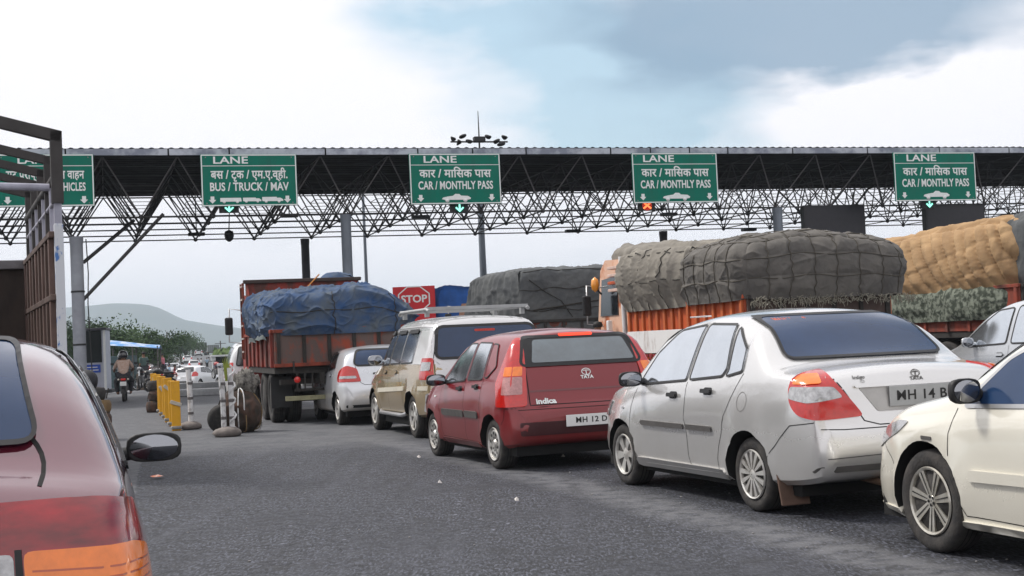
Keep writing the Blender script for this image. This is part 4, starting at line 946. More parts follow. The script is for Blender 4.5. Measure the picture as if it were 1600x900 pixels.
def suv_parts(t, bvh, S):
    glass_set(t, bvh, S, [[(2.45, 1.13), (2.36, 1.62), (2.6, 1.60), (3.0, 1.12)], [(1.72, 1.15), (1.70, 1.63), (2.28, 1.63), (2.35, 1.14)], [(.98, 1.16), (.95, 1.63), (1.62, 1.63), (1.64, 1.15)]], [GLASSW] * 3, .03, .014)
    end_glass(t, bvh, [(-.66, 1.22), (.66, 1.22), (.60, 1.67), (-.60, 1.67)], 'B', GLASSB, 'rear_window', .03, .09)
    flat_on(bvh, 'B', -.02, 1.61, .26, .035, mat('worn_red_sticker', (.6, .05, .03), noise=.5, nscale=60), 'window_sticker', t, .012, .004)
    end_glass(t, bvh, [(-.66, 1.17), (.66, 1.17), (.56, 1.62), (-.56, 1.62)], 'F', GLASS, 'windscreen')
    for v in 'LR':
        for a, b in ((2.46, 2.98), (1.70, 2.34), (.95, 1.62)):
            patch(bvh, Sd([(a, 1.60), (b - .1, 1.60), (b - .14, 1.66), (a, 1.66)], S), v, BLK, 'rain_visor', t, .03, .008, .1)
        # pale lower band, sill board and pale pillar
        patch(bvh, rnd(Sd([(1.32, .72), (3.08, .66), (3.08, .73), (1.32, .79)], S), .01, 1), v, mat('cream_stripe', (.62, .58, .48), .4, noise=.15), 'side_stripe', t, .008, .01, .1)
        patch(bvh, rnd(Sd([(.06, .74), (.50, .74), (.50, .80), (.07, .81)], S), .01, 1), v, mat('cream_stripe', (.62, .58, .48)), 'side_stripe', t, .008, .01, .1)
        patch(bvh, Sd([(.30, 1.68), (.95, 1.70), (2.5, 1.70), (2.6, 1.68), (2.5, 1.78), (1.6, 1.81), (.45, 1.78)], S), v, WHP, 'roof_side', t, .006, .008, .08)
        patch(bvh, Sd([(.12, 1.12), (.88, 1.14), (.88, 1.64), (.30, 1.63)], S), v, WHP, 'quarter_panel', t, .005, .007, .08)
        seam(bvh, Sd([(3.05, 1.08), (3.12, .9), (3.1, .7), (2.98, .38)], S), v, t); seam(bvh, Sd([(2.40, 1.12), (2.38, .8), (2.34, .36)], S), v, t); seam(bvh, Sd([(1.66, 1.13), (1.63, .9), (1.45, .68), (1.36, .38)], S), v, t)
        MB().tube([((-1 if v == 'L' else 1) * .80, 1.35 - S['s0'], .36), ((-1 if v == 'L' else 1) * .84, 1.5 - S['s0'], .33), ((-1 if v == 'L' else 1) * .84, 2.9 - S['s0'], .33), ((-1 if v == 'L' else 1) * .80, 3.05 - S['s0'], .36)], .032, 10).build('step_bar', STEEL, t)
    patch(bvh, [(-.80, .82), (.80, .82), (.76, 1.2), (.62, 1.70), (-.62, 1.70), (-.76, 1.2)], 'B', WHP, 'tailgate', t, .0015, .003, .08)
    seam(bvh, [(-.70, .84), (-.70, 1.2), (-.62, 1.66)], 'B', t, .01, 'tailgate_gap'); seam(bvh, [(-.80, .80), (.80, .80)], 'B', t, .02, 'bumper_gap')
    patch(bvh, rnd([(-.80, .42), (.80, .42), (.80, .70), (-.80, .70)], .03), 'B', WHP, 'bumper_cover', t, .02, .03, .1)
    for s in (-1, 1):
        C = (s, .42, .60 - S['s0'], -1)
        o = patch(bvh, rnd([(.30, .90), (.62, .90), (.62, 1.22), (.32, 1.22)], .03), C, REDL, 'tail_lamp', t, .016, .02, .05)
        patch(bvh, rnd([(.34, 1.03), (.58, 1.03), (.58, 1.16), (.34, 1.16)], .02), C, CLRL, 'clear_segment', o, .02, .006, .05)
        mirror(t, S, bvh, 2.9, 1.17, s, mat('chrome_mirror', (.45, .46, .47), .15, .8), (.20, .12, .17))
        patch(bvh, rnd([(s * .68 - .14, .78), (s * .68 + .14, .78), (s * .68 + .12, .95), (s * .68 - .14, .95)], .03), 'F', CLRL, 'headlight', t, .01, .012, .06)
    plate(t, bvh, 0, .56, .50, .12, PLW, '')
    door_handle(t, bvh, S, 1.85, 1.0, TANP); door_handle(t, bvh, S, 2.55, 1.0, TANP)
    add_wheels(t, S, 'star', wd=.2)
    rk = MB()
    y0, y1, zr = .55 - S['s0'], 2.35 - S['s0'], 1.96
    for s in (-1, 1): rk.tube([(s * .64, y0, zr - .03), (s * .64, y0 + .1, zr), (s * .64, y1 - .1, zr), (s * .64, y1, zr - .04)], .028, 8)
    for k in range(7): rk.box((0, y0 + .1 + (y1 - y0 - .2) * k / 6, zr - .012), (1.28, .045, .02))
    for k in range(5): rk.box((-.5 + .25 * k, (y0 + y1) / 2, zr + .004), (.04, y1 - y0 - .2, .012))
    rk.box((0, y0 + .06, zr + .01), (1.3, .05, .05)); rk.box((0, y1 - .06, zr + .01), (1.3, .05, .05))
    for s in (-1, 1):
        for k in (.12, .88): rk.box((s * .62, y0 + (y1 - y0) * k, zr - .065), (.05, .07, .10))
    rk.build('roof_rack', mat('pale_rack_paint', (.42, .43, .43), .4, .3, noise=.2), t)
HU = 19.0
cu_ = car('tan_utility_van', 'tall tan and white utility van with roof rack, ahead of the dark red hatchback', 'van', loc_from_wheels((597, 672), (650, 683), SU, HU), HU, SU, TANP, suv_parts, res=.07); widen(cu_, 1.25, SU, HU)
# --- pale hatchback
WSP = paint('pearl_white_paint', (.72, .75, .79), .35, .25, dirt=(.36, .28, .18), dirt_amt=.8)
SH = base_shape(L=3.75, W=1.66, wb=2.38, ra=.62, R=.29, rr=.13, tumble=.27,
    top_pts=[(0, .58), (.02, .68), (.06, .74), (.1, .80), (.15, 1.0), (.3, 1.30), (.42, 1.40), (.7, 1.45), (1.2, 1.475), (1.9, 1.43), (2.15, 1.36), (2.75, 1.06), (3.4, .92), (3.6, .8), (3.72, .64), (3.75, .5)],
    bot_pts=[(0, .42), (.03, .33), (.1, .28), (.5, .24), (2.7, .22), (3.5, .24), (3.72, .3), (3.75, .4)],
    belt_pts=[(0, .5), (.1, .74), (.25, 1.0), (.8, 1.03), (1.6, .98), (2.5, .92), (3.2, .83), (3.75, .45)], crease=(.72, .62))
def hatch_parts(t, bvh, S, lamp=REDL):
    glass_set(t, bvh, S, [[(1.62, .99), (1.58, 1.34), (1.85, 1.33), (2.15, 1.20), (2.45, .95)], [(.85, 1.06), (1.0, 1.32), (1.50, 1.35), (1.52, 1.0)]], [GLASS] * 2, .03, .012)
    end_glass(t, bvh, [(-.58, 1.10), (.58, 1.10), (.50, 1.37), (-.50, 1.37)], 'B', GLASSB, 'rear_window', .02, .09)
    end_glass(t, bvh, [(-.62, 1.06), (.62, 1.06), (.52, 1.36), (-.52, 1.36)], 'F', GLASS, 'windscreen')
    for s in (-1, 1):
        v = 'L' if s < 0 else 'R'
        C = (s, .42, .60 - S['s0'], -1)
        o = patch(bvh, rnd([(.08, .80), (.16, 1.04), (.36, 1.10), (.62, 1.0), (.66, .88), (.56, .80)], .04), C, lamp, 'tail_lamp', t, .012, .016, .05)
        patch(bvh, rnd([(.16, .86), (.5, .86), (.5, .91), (.18, .91)], .02), C, CLRL, 'reversing_lens', o, .016, .004, .05)
        patch(bvh, rnd([(.05, .62), (.6, .66), (.72, .78), (.4, .78), (.1, .72)], .04), (s, .42, S['L'] - .6 - S['s0'], 1), CLRL, 'headlight', t, .01, .012, .05)
        mirror(t, S, bvh, 2.40, .98, s, BLK)
        seam(bvh, Sd([(2.50, .92), (2.52, .6), (2.42, .30)], S), v, t); seam(bvh, Sd([(1.56, .98), (1.54, .6), (1.52, .29)], S), v, t); seam(bvh, Sd([(.86, 1.02), (.95, .7), (1.04, .5), (1.08, .29)], S), v, t)
    seam(bvh, [(-.56, 1.08), (-.50, .78), (-.44, .74), (.44, .74), (.50, .78), (.56, 1.08)], 'B', t, .008, 'tailgate_gap')
    patch(bvh, rnd([(-.30, .92), (.30, .92), (.30, .955), (-.30, .955)], .01, 1), 'B', TRIM, 'tailgate_trim', t, .008, .008, .06); plate(t, bvh, 0, .84, .48, .11, PLW, '')
    patch(bvh, rnd([(-.74, .33), (.74, .33), (.74, .38), (-.74, .38)], .01, 1), 'B', BLK, 'bumper_strip', t, .008, .01, .1)
    door_handle(t, bvh, S, 1.15, .92, WSP); door_handle(t, bvh, S, 1.75, .88, WSP); add_wheels(t, S, 'star')
HW = 18.0
cw_ = car('pale_hatchback', 'small pearl white hatchback between the red truck and the tan van', 'car', loc_from_wheels((500, 656), (534, 663), SH, HW), HW, SH, WSP, hatch_parts, res=.08); widen(cw_, 1.2, SH, HW)
# --- cream saloon at the right edge, front left corner in view
CRM = paint('cream_white_paint', (.78, .75, .65), .25, .2, cior=1.6, dirt=(.5, .46, .38), dirt_amt=.35)
SC = base_shape(L=4.54, W=1.76, wb=2.60, ra=1.02, R=.318, rr=.12, tumble=.36,
    plan_pts=[(0, .80), (.03, .87), (.1, .93), (.4, .985), (1.2, 1), (3.3, 1), (3.9, .965), (4.2, .90), (4.38, .80), (4.48, .66), (4.54, .45)],
    top_pts=[(0, .56), (.03, .68), (.08, .98), (.2, 1.04), (.75, 1.09), (1.4, 1.40), (2.1, 1.48), (2.6, 1.45), (2.85, 1.38), (3.5, 1.03), (4.0, .93), (4.3, .80), (4.45, .68), (4.52, .55), (4.54, .46)],
    bot_pts=[(0, .42), (.04, .32), (.5, .24), (1.2, .2), (3.3, .2), (4.0, .19), (4.4, .19), (4.5, .23), (4.54, .32)],
    belt_pts=[(0, .5), (.1, .93), (1.0, .97), (2.2, .93), (3.4, .87), (4.0, .80), (4.3, .66), (4.54, .40)], crease=(.78, .66))
def cream_parts(t, bvh, S):
    glass_set(t, bvh, S, [[(2.2, .95), (2.18, 1.36), (2.6, 1.34), (2.95, 1.18), (3.25, .92)], [(1.3, .98), (1.4, 1.30), (2.08, 1.36), (2.1, .95)]], [GLASSB] * 2, .03, .016, fm=STEEL)
    end_glass(t, bvh, [(-.66, 1.06), (.66, 1.06), (.55, 1.38), (-.55, 1.38)], 'F', GLASS, 'windscreen'); end_glass(t, bvh, [(-.6, 1.1), (.6, 1.1), (.52, 1.38), (-.52, 1.38)], 'B', GLASSB, 'rear_window')
    for s in (-1, 1):
        v = 'L' if s < 0 else 'R'
        patch(bvh, rnd([(.05, .56), (.30, .60), (.62, .72), (.74, .80), (.58, .80), (.35, .74), (.08, .64)], .04), (s, .35, S['L'] - .85 - S['s0'], 1), CLRL, 'headlight', t, .008, .012, .04)
        patch(bvh, rnd([(.15, .80), (.6, .80), (.6, .96), (.15, .96)], .03), (s, .42, .60 - S['s0'], -1), REDL, 'tail_lamp', t, .01, .012, .05)
        seam(bvh, Sd([(3.32, .90), (3.36, .75), (3.34, .5), (3.22, .27)], S), v, t); seam(bvh, Sd([(2.14, .94), (2.12, .27)], S), v, t); seam(bvh, Sd([(3.22, .27), (2.12, .26), (1.5, .26)], S), v, t)
        seam(bvh, Sd([(4.25, .70), (4.15, .62), (3.99, .52)], S), v, t, .006, 'bumper_gap')
        patch(bvh, rnd(Sd([(2.18, .50), (3.15, .48), (3.18, .50), (3.15, .545), (2.18, .56)], S), .012, 1), v, CRM, 'door_moulding', t, .02, .022, .08)
        patch(bvh, rnd(Sd([(1.5, .13), (3.34, .11), (3.27, .24), (1.5, .245)], S), .02, 1), v, CRM, 'side_skirt', t, .02, .05, .12)
        patch(bvh, rnd(Sd([(3.98, .13), (4.48, .15), (4.45, .24), (3.95, .24)], S), .02, 1), v, CRM, 'bumper_skirt', t, .012, .05, .08)
        patch(bvh, rnd(Sd([(3.52, .70), (3.62, .70), (3.62, .722), (3.52, .722)], S), .004, 1), v, TRIM, 'wing_badge', t, .007, .006, .05)
        mirror(t, S, bvh, 3.12, .98, s, BLK, (.20, .13, .15))
    patch(bvh, rnd([(-.4, .25), (.4, .25), (.36, .42), (-.36, .42)], .04), 'F', BLK, 'grille', t, .006, .008, .06)
    door_handle(t, bvh, S, 2.32, .82, CRM); add_wheels(t, S, 'alloy', mat('bright_alloy', (.72, .70, .64), .25, .7, noise=.3, nscale=9, col2=(.4, .37, .3)), wd=.2)
HC = 17.5
rC = Vector((math.cos(R(HC)), math.sin(R(HC)), 0)); fC = Vector((-math.sin(R(HC)), math.cos(R(HC)), 0))
pC = gnd(1472, 862) + rC * (SC['W'] / 2 - .10) - fC * (SC['wb'] / 2)
car('cream_saloon', 'cream white saloon cut by the right edge, with alloy wheels and black mirror', 'car', pC, HC, SC, CRM, cream_parts, res=.055)
# --- people carrier at the right edge
SM = base_shape(L=4.55, W=1.76, wb=2.75, ra=.95, R=.32, rr=.14, tumble=.22,
    top_pts=[(0, .6), (.04, .75), (.09, 1.0), (.25, 1.55), (.4, 1.68), (.8, 1.74), (1.8, 1.76), (2.6, 1.70), (2.95, 1.60), (3.75, 1.10), (4.2, .95), (4.45, .78), (4.53, .62), (4.55, .5)],
    bot_pts=[(0, .45), (.04, .36), (.5, .28), (4.0, .26), (4.5, .34), (4.55, .42)], belt_pts=[(0, .5), (.1, 1.0), (.4, 1.08), (2.0, 1.05), (3.3, 1.0), (4.1, .88), (4.55, .45)])
SVP = paint('grey_silver_paint', (.62, .64, .66), .7, .25, dirt_amt=.3)
def mpv_parts(t, bvh, S):
    glass_set(t, bvh, S, [[(2.5, 1.09), (2.46, 1.56), (2.8, 1.53), (3.35, 1.16), (3.38, 1.05)], [(1.55, 1.10), (1.52, 1.58), (2.34, 1.58), (2.38, 1.09)], [(.50, 1.14), (.60, 1.55), (1.42, 1.58), (1.45, 1.11)]], [GLASSW] * 3, .04, .015)
    end_glass(t, bvh, [(-.62, 1.12), (.62, 1.12), (.54, 1.56), (-.54, 1.56)], 'B', GLASS, 'rear_window'); end_glass(t, bvh, [(-.66, 1.12), (.66, 1.12), (.54, 1.56), (-.54, 1.56)], 'F', GLASS, 'windscreen')
    for s in (-1, 1):
        v = 'L' if s < 0 else 'R'; seam(bvh, Sd([(2.42, 1.06), (2.40, .35)], S), v, t); seam(bvh, Sd([(1.48, 1.08), (1.44, .7), (1.36, .35)], S), v, t); mirror(t, S, bvh, 3.2, 1.08, s, SVP)
        patch(bvh, rnd([(.3, .85), (.6, .85), (.55, 1.2), (.32, 1.2)], .03), (s, .42, .60 - S['s0'], -1), REDL, 'tail_lamp', t, .01, .012, .06)
        patch(bvh, rnd([(s * .7 - .14, .70), (s * .7 + .14, .70), (s * .68 + .1, .86), (s * .68 - .1, .86)], .04), 'F', CLRL, 'headlight', t, .01, .012, .06)
    door_handle(t, bvh, S, 1.65, .95, SVP); door_handle(t, bvh, S, 2.6, .93, SVP); add_wheels(t, S, 'star')
HM = 16.9; fM = Vector((-math.sin(R(HM)), math.cos(R(HM)), 0)); rM = Vector((math.cos(R(HM)), math.sin(R(HM)), 0))
pM = at(1492, 476, 19.8); pM.z = 0
car('silver_people_carrier', 'grey silver people carrier at the right edge below the golden load', 'car', pM - fM * 1.55 + rM * .62, HM, SM, SVP, mpv_parts, res=.09)
# --- maroon car in the left foreground, rear right corner in view
MRN = paint('maroon_paint', (.115, .012, .028), .35, .12, cior=2.3, dirt=(.22, .16, .14), dirt_amt=.25)
SF = base_shape(L=4.1, W=1.66, wb=2.45, ra=.80, R=.29, rr=.16, tumble=.34,
    plan_pts=[(0, .80), (.03, .86), (.1, .92), (.35, .98), (1.0, 1), (2.6, 1), (3.6, .95), (3.92, .87), (4.05, .76), (4.1, .62)],
    top_pts=[(0, .62), (.02, .72), (.05, .80), (.09, 1.07), (.14, 1.12), (.28, 1.16), (.55, 1.38), (.85, 1.50), (1.3, 1.55), (1.9, 1.56), (2.4, 1.50), (2.65, 1.42), (3.25, 1.04), (3.8, .9), (4.0, .78), (4.08, .62), (4.1, .5)],
    bot_pts=[(0, .42), (.03, .34), (.5, .24), (3.6, .22), (4.05, .3), (4.1, .4)],
    belt_pts=[(0, .5), (.08, .95), (.3, 1.07), (1.0, 1.07), (2.2, 1.02), (3.2, .90), (3.7, .82), (4.1, .45)])
def maroon_parts(t, bvh, S):
    glass_set(t, bvh, S, [[(2.0, 1.03), (1.98, 1.38), (2.4, 1.35), (2.7, 1.18), (2.95, .98)], [(1.0, 1.06), (1.05, 1.30), (1.3, 1.38), (1.9, 1.39), (1.92, 1.035)]], [GLASS] * 2, .03, .014)
    end_glass(t, bvh, [(-.535, 1.20), (.535, 1.20), (.45, 1.49), (-.45, 1.49)], 'B', GLASSB, 'rear_window', .007, .05)
    end_glass(t, bvh, [(-.62, 1.06), (.62, 1.06), (.52, 1.38), (-.52, 1.38)], 'F', GLASS, 'windscreen')
    for s in (-1, 1):
        v = 'L' if s < 0 else 'R'
        C = (s, .30, .70 - S['s0'], -1)
        o = patch(bvh, rnd([(-.22, .70), (-.22, 1.055), (.10, 1.06), (.30, 1.06), (.50, 1.04), (.62, .95), (.68, .82), (.68, .70)], .04), C, mat('deep_red_lens', (.36, .004, .010), rough=.06, coat=1, noise=.75, nscale=5, stretch=(1, 1, 3)), 'tail_lamp', t, .014, .016, .035)
        patch(bvh, rnd([(-.20, .70), (.165, .70), (.165, .94), (-.20, .945)], .015), C, CLRL, 'reversing_lens', o, .020, .006, .04)
        patch(bvh, rnd([(.185, .70), (.60, .70), (.58, .83), (.50, .915), (.40, .94), (.185, .945)], .02), C, ORGL, 'indicator_lens', o, .020, .006, .04)
        for q in range(7): seam(bvh, [(.20, .74 + .026 * q), (.50, .74 + .024 * q)], C, o, .005, 'lens_rib', mat('dark_orange_rib', (.45, .07, .01), .2, coat=1), .0205)
        seam(bvh, [(.175, .70), (.175, .95)], C, o, .014, 'lens_divider', BLK, .021)
        seam(bvh, Sd([(1.95, 1.0), (1.93, .3)], S), v, t)
        seam(bvh, Sd([(.95, 1.05), (1.1, .75), (1.3, .3)], S), v, t)
        # drip rail of bright trim along the roof edge
        seam(bvh, Sd([(.55, 1.16), (.8, 1.31), (1.1, 1.40), (1.5, 1.45), (2.1, 1.455), (2.5, 1.38), (2.9, 1.12)], S), v, t, .028, 'drip_rail', BLK, .004)
        seam(bvh, Sd([(.55, 1.16), (.8, 1.31), (1.1, 1.40), (1.5, 1.45), (2.1, 1.455), (2.5, 1.38), (2.9, 1.12)], S), v, t, .010, 'drip_rail_trim', STEEL, .007)
        patch(bvh, rnd([(.05, .62), (.6, .66), (.72, .78), (.4, .78), (.1, .72)], .04), (s, .42, S['L'] - .6 - S['s0'], 1), CLRL, 'headlight', t, .01, .012, .05)
        patch(bvh, rnd(Sd([(.55, .40), (.62, .40), (.62, .47), (.55, .47)], S), .02), v, mat('grey_button', (.3, .3, .3), .4), 'bumper_button', t, .03, .03, .04)
        seam(bvh, Sd([(.02, .70), (.3, .70), (.48, .52)], S), v, t, .007, 'bumper_gap')
        m_ = mirror(t, S, bvh, 2.92, .975, s, BLK, (.25, .12, .135), .165)
    for s in (-1, 1): seam(bvh, [(s * .50 + s * .055 * math.sin(q * .35), 1.235 - q * .02 - .0005 * q * q) for q in range(7)], 'B', t, .012, 'boot_gap')
    add_wheels(t, S, 'star')
HF = 17.0
rF = Vector((math.cos(R(HF)), math.sin(R(HF)), 0)); fF = Vector((-math.sin(R(HF)), math.cos(R(HF)), 0))
pF = Vector((-.96, 3.42, 0)) - rF * .80 + fF * (SF['ra'] + SF['wb'] / 2)
car('maroon_saloon', 'maroon saloon cut by the left edge, its red tail lamp nearest the viewer', 'car', pF, HF, SF, MRN, maroon_parts, res=.05)
# ================================================================== TRUCKS AND LOADS
def tarp_mesh(w, l, h, seed, style='net', rr=.22, du=.85, dv=.55, fold=.05, bulge=.08, n=None, topf=None, ee=8.0, crease=1.0):
    """sheeted load, base centre at origin, x across, y along (0 = rear), z up. Returns verts/faces and the surface function"""
    nz = vnoise(seed, 2.2); nz2 = vnoise(seed + 1, 7.0); nz3 = vnoise(seed + 2, 18.0); nz4 = vnoise(seed + 3, 3.2); nz5 = vnoise(seed + 4, 8.5); nz6 = vnoise(seed + 5, 17.0)
    n = n or 70
    def surf(face, u, v):
        # u, v in 0..1; face: 'B' rear, 'L','R' sides, 'T' top, 'F' front
        if face == 'B': p = np.array([(u - .5) * w, 0, v * h]); nn = np.array([0, -1, 0.]); a, b = u * w, v * h
        elif face == 'F': p = np.array([(.5 - u) * w, l, v * h]); nn = np.array([0, 1, 0.]); a, b = u * w, v * h
        elif face == 'L': p = np.array([-w / 2, (1 - u) * l, v * h]); nn = np.array([-1, 0, 0.]); a, b = -(1 - u) * l, v * h
        elif face == 'R': p = np.array([w / 2, u * l, v * h]); nn = np.array([1, 0, 0.]); a, b = w + u * l, v * h
        else: p = np.array([(u - .5) * w, v * l, h]); nn = np.array([0, 0, 1.]); a, b = u * w, h + v * l
        q = p.copy()
        # round the block: pull corners in
        c = np.array([0, l / 2, h * .30]); hw = np.array([w / 2, l / 2, h * .70]); d = (q - c) / hw
        e = ee; m = (np.abs(d) ** e).sum() ** (1 / e)
        if m > 1: q = c + (q - c) / m
        d = (q - c) / hw; gn = np.sign(d) * np.abs(d) ** (e - 1) / hw; gn[2] = max(gn[2], 0) if d[2] > -.3 else 0; nn = gn / (np.linalg.norm(gn) + 1e-9)
        if topf: q[2] *= topf(q[1] / l, q[0] / w)
        q[:2] += nn[:2] * bulge * math.sin(math.pi * min(max(p[2] / h, 0), 1)) * .8
        edge = 1.0
        if face in 'LR': edge = min(1, (1 - v) * h / .12)
        if face == 'T': edge = min(1, u * w / .12, (1 - u) * w / .12)
        hz = min(1, max(0, p[2] / h) * 5 + .15)
        q += nn * bulge * math.sin(math.pi * min(max(p[2] / h, 0), 1)) * .8
        g = float(nz(q)) * .04 + float(nz2(q)) * .014
        w_ = 1 - min(1, abs(float(nz4(q))) * 2.4); w2_ = 1 - min(1, abs(float(nz5(q))) * 2.4)      # creases of the cloth
        g += crease * (.040 * w_ ** 3 + .024 * w2_ ** 3 + .012 * (1 - min(1, abs(float(nz6(q))) * 2.4)) ** 2)
        pat = 0.0; wa = .10 * du * float(nz(q * .7)); wb = .12 * dv * float(nz(q * .6 + 4))
        if style == 'net' or (style == 'mix' and face in 'BT'):
            s = (abs(math.sin(math.pi * (a + wa) / du)) * abs(math.sin(math.pi * (b + wb) / dv))) ** .5
            pat += s * .036 - .026
        if style == 'fold' or (style == 'mix' and face in 'LR'):
            ph = a * 2 * math.pi / .42 + 2.2 * float(nz(q * .8)) + b * .8
            pat += fold * (1 - abs(math.sin(ph / 2)) ** .6 * 2) * (1 - .3 * p[2] / h)
        if style == 'slant':
            ph = (a + b * .45) * 2 * math.pi / .40 + 1.6 * float(nz(q))
            pat += fold * (abs(math.sin(ph / 2)) ** .7 * 2 - 1) + .03 * abs(math.sin(math.pi * (b - a * .2) / .55)) ** .5
        if style == 'sheet':
            t = abs(float(nz(q * 1.3))); pat += .07 * (.5 - min(t, 1)) + .03 * (.4 - abs(float(nz2(q * .8))))
        g += pat * edge
        g += .007 * float(nz3(q))
        return q + nn * g * hz
    mb = MB()
    for f, nu, nv in (('B', n, int(n * .6)), ('L', int(n * 1.4), int(n * .6)), ('R', n // 2, n // 3), ('T', n, n), ('F', n // 3, n // 3)):
        vs = [tuple(surf(f, i / nu, j / nv)) for j in range(nv + 1) for i in range(nu + 1)]
        mb.add(vs, [(j * (nu + 1) + i, j * (nu + 1) + i + 1, (j + 1) * (nu + 1) + i + 1, (j + 1) * (nu + 1) + i) for j in range(nv) for i in range(nu)], smooth=True)
    return mb, surf
def ropes(t, surf, m, du, dv, w, l, h, faces='B', r=.012, name='rope', slack=.0, vert=True, hor=True, rg=None):
    rg = rg or random.Random(5)
    for f in faces:
        W_ = {'B': w, 'L': l, 'T': w}[f]; H_ = {'B': h, 'L': h, 'T': l}[f]
        off = {'B': np.array([0, -.012, 0]), 'L': np.array([-.012, 0, 0]), 'T': np.array([0, 0, .012])}[f]
        if vert:
            k = 0
            while k * du < W_ + .01:
                u = (k * du) / W_ if f != 'L' else 1 - (k * du) / W_
                if 0 < u < 1: MB().tube([Vector(surf(f, min(max(u + rg.uniform(-.01, .01), 0), 1), j / 14) + off) for j in range(15)], r, 5).build(name, m, t)
                k += 1
        if hor:
            k = 1
            while k * dv < H_:
                v = k * dv / H_; MB().tube([Vector(surf(f, j / 18, min(1, max(0, v + .02 * math.sin(j + k)))) + off) for j in range(19)], r, 5).build(name, m, t); k += 1
def tarp_mat(name, c1, c2, ns=1.4):
    return mat(name, c1, rough=.8, noise=.4, nscale=ns, col2=c2, thr=(.35, .65), bump=.5, bscale=14)
ROPE = mat('dark_rope', (.03, .027, .022), rough=.9)
def twheel(t, x, y, r=.5, w=.26, mrim=None, n=1):
    tm, rm = wheel_meshes(r, w, 'truck', mrim or mat('dusty_truck_rim', (.22, .19, .16), .7, noise=.4))
    o = bpy.data.objects.new('wheel', tm); COL.objects.link(o); o.parent = t; o.location = (x, y, r); o.rotation_euler = (rng.uniform(0, 6), 0, 0 if x < 0 else math.pi)
    q = bpy.data.objects.new('rim', rm); COL.objects.link(q); q.parent = o
def truck(name, label, p, head, w, bed_l, bed_z, side_h, M, group=None, ribs=True, cab=True, tail=True, cab_h=2.75, stripe=None, side_ribs_n=9, wheels_y=(1.35, 2.6), front_y=None):
    """p: rear left corner of the bed on the ground. M: dict side, tail, cab, frame materials"""
    t = root(name, p, R(head), label, 'truck', group); cx_ = w / 2
    MB().box((cx_, bed_l / 2, bed_z - .07), (w, bed_l, .12)).build('bed_floor', M['frame'], t)
    for x, nm in ((0, 'left'), (w, 'right')):
        o = MB().box((x, bed_l / 2, bed_z + side_h / 2), (.05, bed_l, side_h), bev=.01).build('side_board', M['side'], t)
        sx = -1 if x == 0 else 1
        for k in range(side_ribs_n):
            y = .08 + (bed_l - .16) * k / (side_ribs_n - 1)
            MB().box((x + sx * .045, y, bed_z + side_h / 2), (.05, .09, side_h + .02), bev=.008).build('side_rib', M.get('rib', M['side']), o)
        MB().box((x + sx * .04, bed_l / 2, bed_z + side_h - .03), (.07, bed_l + .06, .07), bev=.01).build('top_rail', M.get('rail', M['side']), o)
        if stripe: 
            MB().box((x + sx * .072, bed_l / 2, bed_z + side_h * stripe[1]), (.012, bed_l, side_h * stripe[2]), bev=.003).build('painted_band', stripe[0], o)
            for k in range(26): MB().prism([(.12 + k * (bed_l - .2) / 26 + a, bed_z + side_h * (stripe[1] - .5 * stripe[2]) - .02 - b) for a, b in ((0, 0), (.16, 0), (.08, .12))], x + sx * .073, x + sx * .079, lambda a, b, d: (d, a, b)).build('painted_triangle', stripe[3], o)
    if tail:
        o = MB().box((cx_, -.03, bed_z + side_h / 2), (w, .06, side_h), bev=.012).build('tailgate', M['tail'], t)
        for k in range(6): MB().box((.08 + (w - .16) * k / 5, -.075, bed_z + side_h / 2), (.07, .04, side_h), bev=.006).build('tailgate_rib', M['frame'], o)
        for q in (0.04, .96): MB().box((cx_, -.08, bed_z + side_h * q), (w + .04, .05, .07), bev=.008).build('tailgate_rail', M.get('rail', M['frame']), o)
        for x in (.35, w - .35): MB().tube([(x, -.10, bed_z + .1), (x, -.14, bed_z - .12)], .018, 6).build('latch', M['frame'], o)
    MB().box((cx_, 0.15, bed_z - .30), (w * .92, .12, .1)).build('rear_crossmember', M['frame'], t)
    for x in (cx_ - .42, cx_ + .42): MB().box((x, bed_l / 2 + .5, bed_z - .25), (.09, bed_l + 1.4, .22)).build('chassis_rail', M['frame'], t)
    # rear guard: grille of uprights with lamp boxes, and a low pale bar
    gd = MB(); gd.box((cx_, -.02, bed_z - .12), (w * .72, .04, .04)); gd.box((cx_, -.02, bed_z - .46), (w * .72, .04, .05))
    for k in range(13): gd.box((cx_ - w * .34 + w * .68 * k / 12, -.02, bed_z - .29), (.03, .03, .36))
    gd.build('rear_guard', M['frame'], t)
    MB().box((cx_, .0, bed_z - .62), (w * .86, .06, .09), bev=.01).build('rear_bumper', mat('faded_yellow_bar', (.42, .40, .24), .7, noise=.5, nscale=5), t)
    for x in (.42, w - .42): MB().lathe([(.001, -.05), (.06, -.05), (.065, .0)], 12, 'Y', (x, 0, bed_z - .26)).build('tail_lamp', REDL, t)
    MB().box((cx_, -.05, bed_z - .30), (.5, .01, .13)).build('number_plate', mat('plate_yellow', (.55, .42, .05), .6, noise=.3), t)
    for y in wheels_y:
        for x in (.16, .46, w - .46, w - .16): twheel(t, x, y)
        MB().box((cx_, y, .5), (w * .8, .2, .2)).build('axle', M['frame'], t)
    for x in (.18, w - .18): MB().box((x, wheels_y[0] - .62, .62), (.42, .03, .62), bev=.01).build('mud_flap', BLK, t)
    for x in (.28, w - .28):
        MB().tube([(x, wheels_y[0] - .6, 1.02), (x, wheels_y[-1] + .6, 1.02)], .03, 6).build('mudguard_rail', M['frame'], t)
